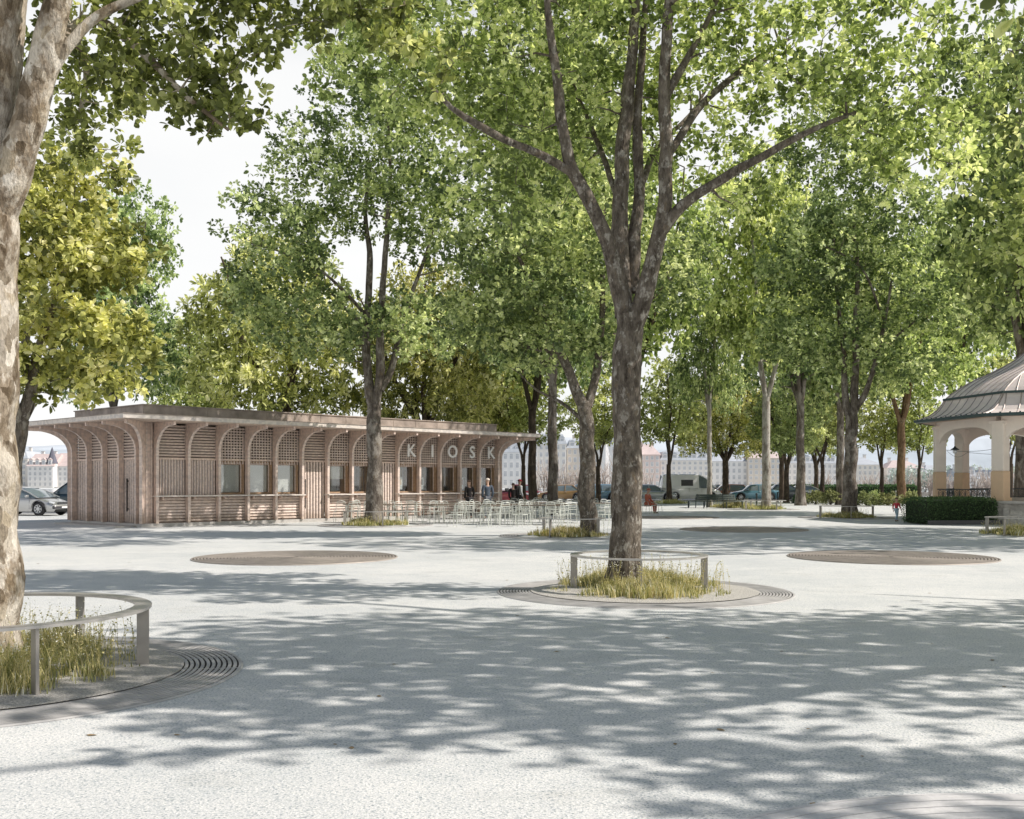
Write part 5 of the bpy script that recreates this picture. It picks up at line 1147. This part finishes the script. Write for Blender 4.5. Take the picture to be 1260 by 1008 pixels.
# ------------------------------------------------------------------ people
def skin_obj(name, pts, edges, radii, mat, parent, sub=2, root=0, loc=(0, 0, 0)):
    me = bpy.data.meshes.new(name); me.from_pydata([tuple(p) for p in pts], edges, []); me.materials.append(M[mat]); o = link(name, me, parent, loc)
    m = o.modifiers.new('skin', 'SKIN'); m.use_smooth_shade = True; m.branch_smoothing = .6
    sv = me.skin_vertices[0].data if me.skin_vertices else None
    if sv is None:
        bm = bmesh.new(); bm.from_mesh(me); bm.verts.layers.skin.verify(); bm.to_mesh(me); bm.free(); sv = me.skin_vertices[0].data
    for i, r in enumerate(radii): sv[i].radius = r if isinstance(r, tuple) else (r, r); sv[i].use_root = (i == root)
    s_ = o.modifiers.new('sub', 'SUBSURF'); s_.levels = sub; s_.render_levels = sub; return o
for n_, c_ in (('skin', (.55, .36, .27)), ('black cloth', (.025, .022, .022)), ('navy cloth', (.07, .09, .12)), ('grey trousers', (.12, .13, .15)), ('white shirt', (.65, .67, .68)), ('red cloth', (.50, .05, .07)), ('rust cloth', (.42, .12, .07)), ('light blue denim', (.38, .52, .60)), ('white hair', (.66, .58, .50)), ('brown hair', (.10, .06, .04)), ('dark trousers', (.05, .05, .055)), ('sole', (.10, .09, .08))): M[n_] = simple(n_, c_, .85, var=.12, scale=12)
def person(label, loc, rz, H, top, bottom, hair, pose='stand', cap=None, extra=None, long_hair=False, child=False):
    """faces +y before rotation; joints in units of height"""
    t = thing('person', label, 'person', loc, rz); hk = 1.22 if child else 1.0
    hz = .53; kn = .285; hipx = .055; sh = .105 * (1.0 if not child else .95); shz = .815 if not child else .78; ck = .5 * (1 - shz)
    J = {'pel': (0, 0, hz), 'sp': (0, .0, .63), 'ch': (0, .005, .73), 'nk': (0, .0, .845 if not child else .80), 'hb': (0, .012, .885 if not child else .87), 'hd': (0, .014, .945), 'ht': (0, .005, .978)}
    if pose == 'stand': legs = [((-hipx, 0, hz - .02), (-.062, .012, kn), (-.068, -.008, .045), (-.078, .06, .018)), ((hipx, 0, hz - .02), (.064, .03, kn), (.07, .01, .045), (.085, .075, .018))]; arms = [((-sh, 0, shz), (-.135, -.01, .64), (-.10, .07, .52), (-.07, .11, .50)), ((sh, 0, shz), (.135, -.02, .64), (.125, .045, .51), (.12, .07, .465))]
    elif pose == 'walk': legs = [((-hipx, 0, hz - .02), (-.055, .08, kn + .01), (-.055, .10, .05), (-.06, .17, .03)), ((hipx, 0, hz - .02), (.055, .0, kn), (.055, -.13, .075), (.06, -.085, .02))]; arms = [((-sh, 0, shz), (-.13, -.05, .65), (-.135, -.05, .51), (-.13, -.04, .465)), ((sh, 0, shz), (.13, .04, .65), (.13, .11, .54), (.12, .14, .50))]
    else:
        dz = -.25; J = {k: (x, y - .02, z + dz) for k, (x, y, z) in J.items()}; J['hd'] = (0, .03, .945 + dz); J['hb'] = (0, .02, .885 + dz); J['ht'] = (0, .03, .978 + dz)
        legs = [((-hipx, 0, .272), (-.075, .235, .275), (-.075, .22, .045), (-.08, .285, .018)), ((hipx, 0, .272), (.065, .235, .275), (.06, .25, .045), (.065, .315, .018))]; arms = [((-sh, 0, shz + dz), (-.135, .03, .40), (-.08, .16, .33), (-.05, .20, .32)), ((sh, 0, shz + dz), (.135, .03, .40), (.08, .17, .33), (.05, .21, .315))]
    pts, ed, rd = [], [], []
    def add(p, r, par=None):
        pts.append(Vector(p) * H); rd.append((r[0] * H, r[1] * H) if isinstance(r, tuple) else (r * H, r * H))
        if par is not None: ed.append((par, len(pts) - 1))
        return len(pts) - 1
    pel = add(J['pel'], (.072, .055)); sp = add(J['sp'], (.062, .048), pel); ch = add(J['ch'], (.080, .055), sp); nk = add(J['nk'], .028, ch); hb = add(Vector(J['hb']) - Vector((0, 0, .006)), .038 * hk, nk); hd = add(Vector(J['hd']) - Vector((0, 0, .008)), (.049 * hk, .058 * hk), hb); ht = add(J['ht'], .032 * hk, hd)
    hands = []
    for lg in legs: a = add(lg[0], .045, pel); c = add(lg[1], .030, a); d = add(lg[2], .019, c); add(lg[3], .017, d)
    for ar in arms:
        a = add(ar[0], .030, ch); c = add(ar[1], .021, a); d = add(ar[2], .014, c); e = add(ar[3], (.016, .009), d); dr = (Vector(ar[3]) - Vector(ar[2])).normalized(); sd_ = dr.cross(Vector((0, 0, 1)) if abs(dr.z) < .8 else Vector((1, 0, 0))).normalized()
        for q, (o_, l_) in enumerate(((-.014, .036), (-.005, .044), (.005, .041), (.013, .033))):
            f = add(Vector(ar[3]) + sd_ * o_ + dr * .018, .0055, e); add(Vector(ar[3]) + sd_ * o_ * 1.15 + dr * (.018 + l_) + Vector((0, .006, -.008)), .0045, f)
        f = add(Vector(ar[3]) + sd_ * -.02 + dr * .002, .006, e); add(Vector(ar[3]) + sd_ * -.028 + dr * .026, .005, f)
    skin_obj('body', pts, ed, rd, 'skin', t, 2)
    # clothes
    S3 = lambda v: Vector(v) * H
    p2, e2, r2 = [S3(J['pel']) + Vector((0, 0, -.02 * H)), S3(J['sp']), S3(J['ch']), S3(J['nk']) - Vector((0, 0, .035 * H))], [(0, 1), (1, 2), (2, 3)], [(.088 * H, .068 * H), (.080 * H, .064 * H), (.096 * H, .070 * H), (.050 * H, .045 * H)]
    for ar in arms:
        n0 = len(p2); p2 += [S3(ar[0]), S3(ar[1]), S3(ar[2]) * .96 + S3(ar[1]) * .04]; e2 += [(2, n0), (n0, n0 + 1), (n0 + 1, n0 + 2)]; r2 += [(.044 * H,) * 2, (.034 * H,) * 2, (.025 * H,) * 2]
    skin_obj('jacket', p2, e2, r2, top, t, 2)
    p3, e3, r3 = [S3(J['pel'])], [], [(.080 * H, .062 * H)]
    for lg in legs:
        n0 = len(p3); p3 += [S3(lg[0]), S3(lg[1]), S3(lg[2]) * .97 + S3(lg[1]) * .03]; e3 += [(0, n0), (n0, n0 + 1), (n0 + 1, n0 + 2)]; r3 += [(.058 * H,) * 2, (.042 * H,) * 2, (.033 * H,) * 2]
    skin_obj('trousers', p3, e3, r3, bottom, t, 2)
    for lg in legs: a, c = S3(lg[2]), S3(lg[3]); d = (c - a); skin_obj('shoe', [Vector((a.x, a.y - .015 * H, .026 * H + max(0, a.z - .046 * H))), Vector((a.x, a.y + d.y * .5, .024 * H + max(0, c.z - .02 * H))), Vector((c.x, c.y + .02 * H, .019 * H + max(0, c.z - .02 * H)))], [(0, 1), (1, 2)], [(.026 * H, .026 * H), (.026 * H, .022 * H), (.022 * H, .016 * H)], 'sole', t, 1)
    hc = S3(J['hd']) - Vector((0, 0, .008 * H)); b = MB(); rr = .058 * H * hk
    def ell(cx, cy, cz, rx, ry, rz_, m, zmin=-1.0):
        pr = [(math.sin(q * PI / 10), math.cos(q * PI / 10)) for q in range(11) if math.cos(q * PI / 10) >= zmin]; b0 = len(b.v); b.lathe(pr, m, 14); b.v[b0:] = [(cx + x * rx, cy + y * ry, cz + z * rz_) for x, y, z in b.v[b0:]]
    ell(hc.x, hc.y - .010 * H, hc.z + .012 * H, rr * .98, rr * 1.08, rr * .95, hair, -.25 if not long_hair else -.9)
    if long_hair: ell(hc.x, hc.y - .035 * H, hc.z - .045 * H, rr * .8, rr * .6, rr * 1.3, hair)
    b.obj('hair', t, smooth=True)
    if cap: b = MB(); ell(hc.x, hc.y, hc.z + .018 * H, rr * 1.06, rr * 1.15, rr * .95, cap, 0.0); b.cbox((hc.x, hc.y + .062 * H, hc.z + .020 * H), (.07 * H, .05 * H, .006 * H), cap); b.obj('cap', t, smooth=True)
    for sx in (-1, 1):
        b = MB(); ell(hc.x + sx * .016 * H, hc.y + .044 * H * hk, hc.z + .0 * H, .006 * H, .004 * H, .004 * H, 'black'); b.obj('eye', t); b = MB(); ell(hc.x + sx * .043 * H * hk, hc.y, hc.z - .005 * H, .005 * H, .011 * H, .016 * H, 'skin'); b.obj('ear', t)
    b = MB(); ell(hc.x, hc.y + .049 * H * hk, hc.z - .012 * H, .007 * H, .010 * H, .012 * H, 'skin'); b.obj('nose', t); b = MB(); ell(hc.x, hc.y + .043 * H * hk, hc.z - .030 * H, .014 * H, .004 * H, .003 * H, 'lampr'); b.obj('mouth', t)
    return t
person('person in a black coat standing at the kiosk counter with their back turned', (gx(577.5, 47.2), 47.2, 0), R(38), 1.72, 'black cloth', 'dark trousers', 'brown hair')
person('white haired person in a navy jacket standing at the last kiosk bay', (gx(600, 46.6), 46.6, 0), R(25), 1.80, 'navy cloth', 'grey trousers', 'white hair')
pc = person('person in a white shirt and red cap beyond the kiosk corner', (gx(639, 53.0), 53.0, 0), R(-60), 1.76, 'white shirt', 'dark trousers', 'brown hair', 'stand', 'red cloth')
b = MB(); b.cbox((0, -.17, 1.22), (.32, .20, .50), 'black cloth', bev=.07); b.cbox((0, -.28, 1.12), (.24, .08, .26), 'black cloth', bev=.03)
for sx in (-1, 1): b.tube([(sx * .12, -.10, 1.44), (sx * .13, .08, 1.42), (sx * .13, .12, 1.2), (sx * .12, -.06, 1.02)], .018, 'black cloth', 6)
tag(b.obj('backpack', None, pc.location, pc.rotation_euler.z, smooth=False), 'black backpack on the back of the person in the red cap', 'backpack')
person('person in a dark jacket standing left of the red cap', (gx(631.5, 52.0), 52.0, 0), R(10), 1.58, 'black cloth', 'dark trousers', 'brown hair')
person('person in a rust orange jacket sitting on a chair right of the middle trunk', (SEATX, SEATY, 0.03), R(235), 1.70, 'rust cloth', 'rust cloth', 'brown hair', 'sit', 'rust cloth')
person('small child in a red jacket and light blue trousers by the clipped hedge', (gx(1103, 43.4), 43.4, 0), R(-60), .98, 'red cloth', 'light blue denim', 'brown hair', 'walk', child=True)

# ------------------------------------------------------------------ the town across the water
M['wall_a'] = simple('white town wall', (.74, .73, .71), .9, var=.04, scale=.3); M['wall_b'] = simple('warm white town wall', (.72, .69, .64), .9, var=.04, scale=.3); M['wall_c'] = simple('cream town wall', (.66, .60, .52), .9, var=.05, scale=.3)
M['wall_d'] = simple('rose town wall', (.66, .56, .52), .9, var=.05, scale=.3)
M['tiles'] = simple('hazy red tile roof', (.60, .50, .47), .9, var=.1, scale=.8); M['slate'] = simple('hazy slate roof', (.46, .49, .52), .8, var=.1, scale=.6); M['slated'] = simple('dark turret slate', (.13, .13, .16), .8, var=.15)  # tiles and pale slate greyed, distance haze mixed into their colours
M['farwin'] = simple('far window glass', (.44, .46, .48), .3, var=.15, scale=.4); M['frame_w'] = simple('far window frame', (.70, .69, .67), .8)  # window tone lightened, distance haze put into the colour
WINM = {}
def town_house(label, px0, px1, Y, top_py, floors, cols_, wall, roof, rk='gable', roof_h=4.0, dorm=0, depth=14, turret=None, name='town_house'):
    X0, X1 = gx(px0, Y), gx(px1, Y); w_ = X1 - X0; Hh = gz(top_py, Y); cx = (X0 + X1) / 2; t = thing(name, label, 'building', (cx, Y, 0))
    eave = Hh - roof_h; b = MB(); b.box(-w_ / 2, w_ / 2, 0, depth, -.4, eave, wall); b.box(-w_ / 2 - .15, w_ / 2 + .15, -.25, -.002, eave - .5, eave - .05, wall); b.box(-w_ / 2, w_ / 2, -.12, -.002, eave * .26, eave * .26 + .25, wall); b.obj('wall', t)
    b = MB()
    if rk == 'gable': b.add([(-w_ / 2 - .4, -.6, eave), (w_ / 2 + .4, -.6, eave), (w_ / 2 + .4, depth + .5, eave), (-w_ / 2 - .4, depth + .5, eave), (-w_ / 2 - .4, depth / 2, Hh), (w_ / 2 + .4, depth / 2, Hh)], [(0, 1, 5, 4), (2, 3, 4, 5), (0, 4, 3), (1, 2, 5), (3, 2, 1, 0)], roof)
    elif rk == 'mansard':
        m = roof_h * .78; i_ = 1.2; b.add([(-w_ / 2 - .2, -.3, eave), (w_ / 2 + .2, -.3, eave), (w_ / 2 + .2, depth, eave), (-w_ / 2 - .2, depth, eave), (-w_ / 2 + i_, i_, eave + m), (w_ / 2 - i_, i_, eave + m), (w_ / 2 - i_, depth - i_, eave + m), (-w_ / 2 + i_, depth - i_, eave + m), (-w_ / 2 + 4, depth / 2, Hh), (w_ / 2 - 4, depth / 2, Hh)], [(0, 1, 5, 4), (1, 2, 6, 5), (2, 3, 7, 6), (3, 0, 4, 7), (4, 5, 9, 8), (6, 7, 8, 9), (5, 6, 9), (7, 4, 8)], roof)
    else: b.add([(-w_ / 2 - .4, -.6, eave), (w_ / 2 + .4, -.6, eave), (w_ / 2 + .4, depth + .5, eave), (-w_ / 2 - .4, depth + .5, eave), (-w_ * .18, depth / 2, Hh), (w_ * .18, depth / 2, Hh)], [(0, 1, 5, 4), (2, 3, 4, 5), (0, 4, 3), (1, 2, 5), (3, 2, 1, 0)], roof)
    rf = b.obj('roof', t)
    for q in range(2): b = MB(); b.box(-.5, .5, -.4, .4, 0, 2.2, wall); b.box(-.6, .6, -.5, .5, 2.2, 2.4, 'kerbstone'); b.obj('chimney', rf, ((q - .5) * w_ * .5, depth * .55, Hh - 1.4))
    fh = eave / floors; ww, wh_ = min(1.25, w_ / cols_ * .42), fh * .56
    key = (round(ww, 2), round(wh_, 2))
    if key not in WINM:
        b = MB(); b.box(-ww / 2, ww / 2, -.03, -.004, 0, wh_, 'farwin'); WINM[key] = b.mesh('window')
        b = MB(); e = .16
        b.box(-ww / 2 - e, -ww / 2, -.09, -.003, -e, wh_ + e, 'frame_w'); b.box(ww / 2, ww / 2 + e, -.09, -.003, -e, wh_ + e, 'frame_w'); b.box(-ww / 2, ww / 2, -.09, -.003, wh_, wh_ + e, 'frame_w'); b.box(-ww / 2, ww / 2, -.14, -.003, -e, 0, 'frame_w'); b.box(-.05, .05, -.06, -.031, 0, wh_, 'frame_w'); b.box(-ww / 2, -.051, -.06, -.031, wh_ * .66, wh_ * .72, 'frame_w'); b.box(.051, ww / 2, -.06, -.031, wh_ * .66, wh_ * .72, 'frame_w'); WINM[key, 'f'] = b.mesh('frame')
    for f in range(floors):
        for c in range(cols_):
            o = link('window', WINM[key], t, (-w_ / 2 + w_ * (c + .5) / cols_, 0, f * fh + fh * .25)); link('frame', WINM[key, 'f'], o)
    for q in range(dorm):
        x = -w_ / 2 + w_ * (q + .5) / dorm; b = MB(); dw = min(1.1, w_ / dorm * .3)
        b.box(-dw, dw, -.2, 2.2, 0, 1.9, 'wall_a'); b.box(-dw * .62, dw * .62, -.23, -.203, .35, 1.6, 'farwin'); b.add([(-dw - .15, -.35, 1.9), (dw + .15, -.35, 1.9), (0, -.35, 2.7), (-dw - .15, 2.4, 1.9), (dw + .15, 2.4, 1.9), (0, 2.4, 2.7)], [(0, 1, 2), (3, 5, 4), (0, 2, 5, 3), (1, 4, 5, 2), (0, 3, 4, 1)], roof); b.obj('dormer', rf, (x, .35, eave + .3))
    if turret:
        px, r_, h_ = turret; tx = gx(px, Y) - cx; b = MB(); b.lathe([(r_, 0), (r_, eave + 1)], wall, 8, (tx, 2.2, 0)); b.obj('turret', t); b = MB(); b.lathe([(r_ + .3, 0), (r_ * .75, h_ * .35), (.25, h_), (0, h_ + .6)], 'slated', 8, (tx, 2.2, eave + 1)); b.obj('turret_roof', t)
    return t
T_ = town_house
T_('narrow white town house at the far left beside the pale trunk', 2, 34, 390, 553, 5, 3, 'wall_b', 'slate', 'mansard', 3.4, 2)
T_('white town house with orange tile roof and a row of dormers, far left', 34, 65, 385, 558, 4, 5, 'wall_a', 'tiles', 'gable', 4.6, 4, turret=(61, 1.9, 5.5))
T_('white town house with a plain reddish roof, left of the kiosk', 65.5, 100, 388, 557, 4, 6, 'wall_a', 'tiles', 'gable', 5)
T_('long white town house with slate mansard right of the kiosk tip', 596, 655, 378, 536, 4, 8, 'wall_a', 'slate', 'mansard', 6.0, 5)
T_('tall white apartment house behind the leaning trunk', 655.5, 697, 380, 531, 6, 6, 'wall_b', 'slate', 'mansard', 4.5, 4)
T_('cream town house with a blue grey turret left of the middle trunk', 697.5, 738, 382, 538, 5, 6, 'wall_c', 'slate', 'mansard', 4, 3)
T_('white apartment house behind the middle trunk', 738.5, 786, 380, 533, 5, 7, 'wall_a', 'slate', 'mansard', 4.5, 4, turret=(745, 2.8, 8))
T_('rose town house directly right of the middle trunk', 786.5, 812, 384, 546, 5, 4, 'wall_d', 'tiles', 'hip', 4)
T_('long cream apartment house over the white van', 812.5, 872, 386, 553, 5, 9, 'wall_b', 'slate', 'mansard', 4, 5)
T_('white town house behind the blue vintage car', 872.5, 920, 388, 556, 4, 7, 'wall_a', 'slate', 'hip', 3.5)
T_('pale town house between the slender trees', 920.5, 968, 386, 552, 5, 7, 'wall_c', 'tiles', 'hip', 3.5)
T_('long white building behind the clipped hedge', 968.5, 1030, 390, 560, 4, 10, 'wall_a', 'slate', 'mansard', 3, 6)
T_('white building with small windows left of the ivy trunk', 1030.5, 1086, 392, 562, 4, 9, 'wall_b', 'slate', 'hip', 3)
T_('low pale house between ivy trunk and bandstand', 1092, 1136, 395, 566, 3, 6, 'wall_a', 'tiles', 'hip', 3)
T_('low white villa left of the bandstand columns', 1138, 1170, 398, 572, 3, 5, 'wall_a', 'slate', 'hip', 3)
T_('white villa with a gable seen through the left bandstand arch', 1182, 1202, 340, 575, 3, 4, 'wall_a', 'slate', 'mansard', 3, 2)
T_('grey roofed villa seen beside the front bandstand column', 1203, 1224, 342, 578, 3, 4, 'wall_b', 'slate', 'mansard', 3, 3)
T_('pale villa seen through the right bandstand arch', 1234, 1275, 350, 577, 3, 6, 'wall_a', 'tiles', 'hip', 3)
# wooded bank behind the villas
rng = np.random.default_rng(77); tips = np.stack([rng.uniform(gx(1110, 345), gx(1300, 345), 260), 356 + rng.uniform(-6, 8, 260), rng.uniform(0, 6.5, 260)], 1)
V, Q, T = clump_leaves(rng, tips, 40, 1.6, .8, 4, 5); M['leafG'] = leaf_mat('grey far bank leaves', [(0.0, (.20, .23, .22)), (0.5, (.30, .33, .31)), (1.0, (.40, .43, .40))], .2, 1.0)  # haze over the far bank mixed into these leaf colours
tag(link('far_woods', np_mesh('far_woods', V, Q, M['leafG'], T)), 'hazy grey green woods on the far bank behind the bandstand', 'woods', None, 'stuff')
tips = np.stack([rng.uniform(gx(-30, 400), gx(110, 400), 200), 408 + rng.uniform(-4, 4, 200), rng.uniform(8, 15.5, 200)], 1)
# fallen leaves on the paving
M['dryleaf'] = simple('dry leaf', (.30, .22, .12), .9)
lv = MB(); lv.add([(0, 0, .005), (-.022, .03, .008), (-.018, .055, .005), (0, .08, .007), (.018, .055, .009), (.022, .03, .005)], [(0, 3, 2, 1), (0, 5, 4, 3)], 'dryleaf'); LM = lv.mesh('fallen_leaf')
for i, (px, py) in enumerate([(222, 752), (222, 905), (1002, 988), (818, 785), (835, 782), (1238, 846), (640, 758), (1220, 812), (1145, 792), (960, 802), (468, 858), (120, 905), (1060, 930)] + [(rc.uniform(40, 1240), 655 + 300 * rc.random() ** 2) for _ in range(26)]):
    Y = EYE * FPX / (py - HY); o = link('fallen_leaf', LM, None, (gx(px, Y), Y, 0), i * 1.3); o.scale = (.42 + .16 * (i % 4),) * 3; tag(o, 'small dry fallen leaf on the paving', 'leaf', 'dry leaves fallen on the paving')
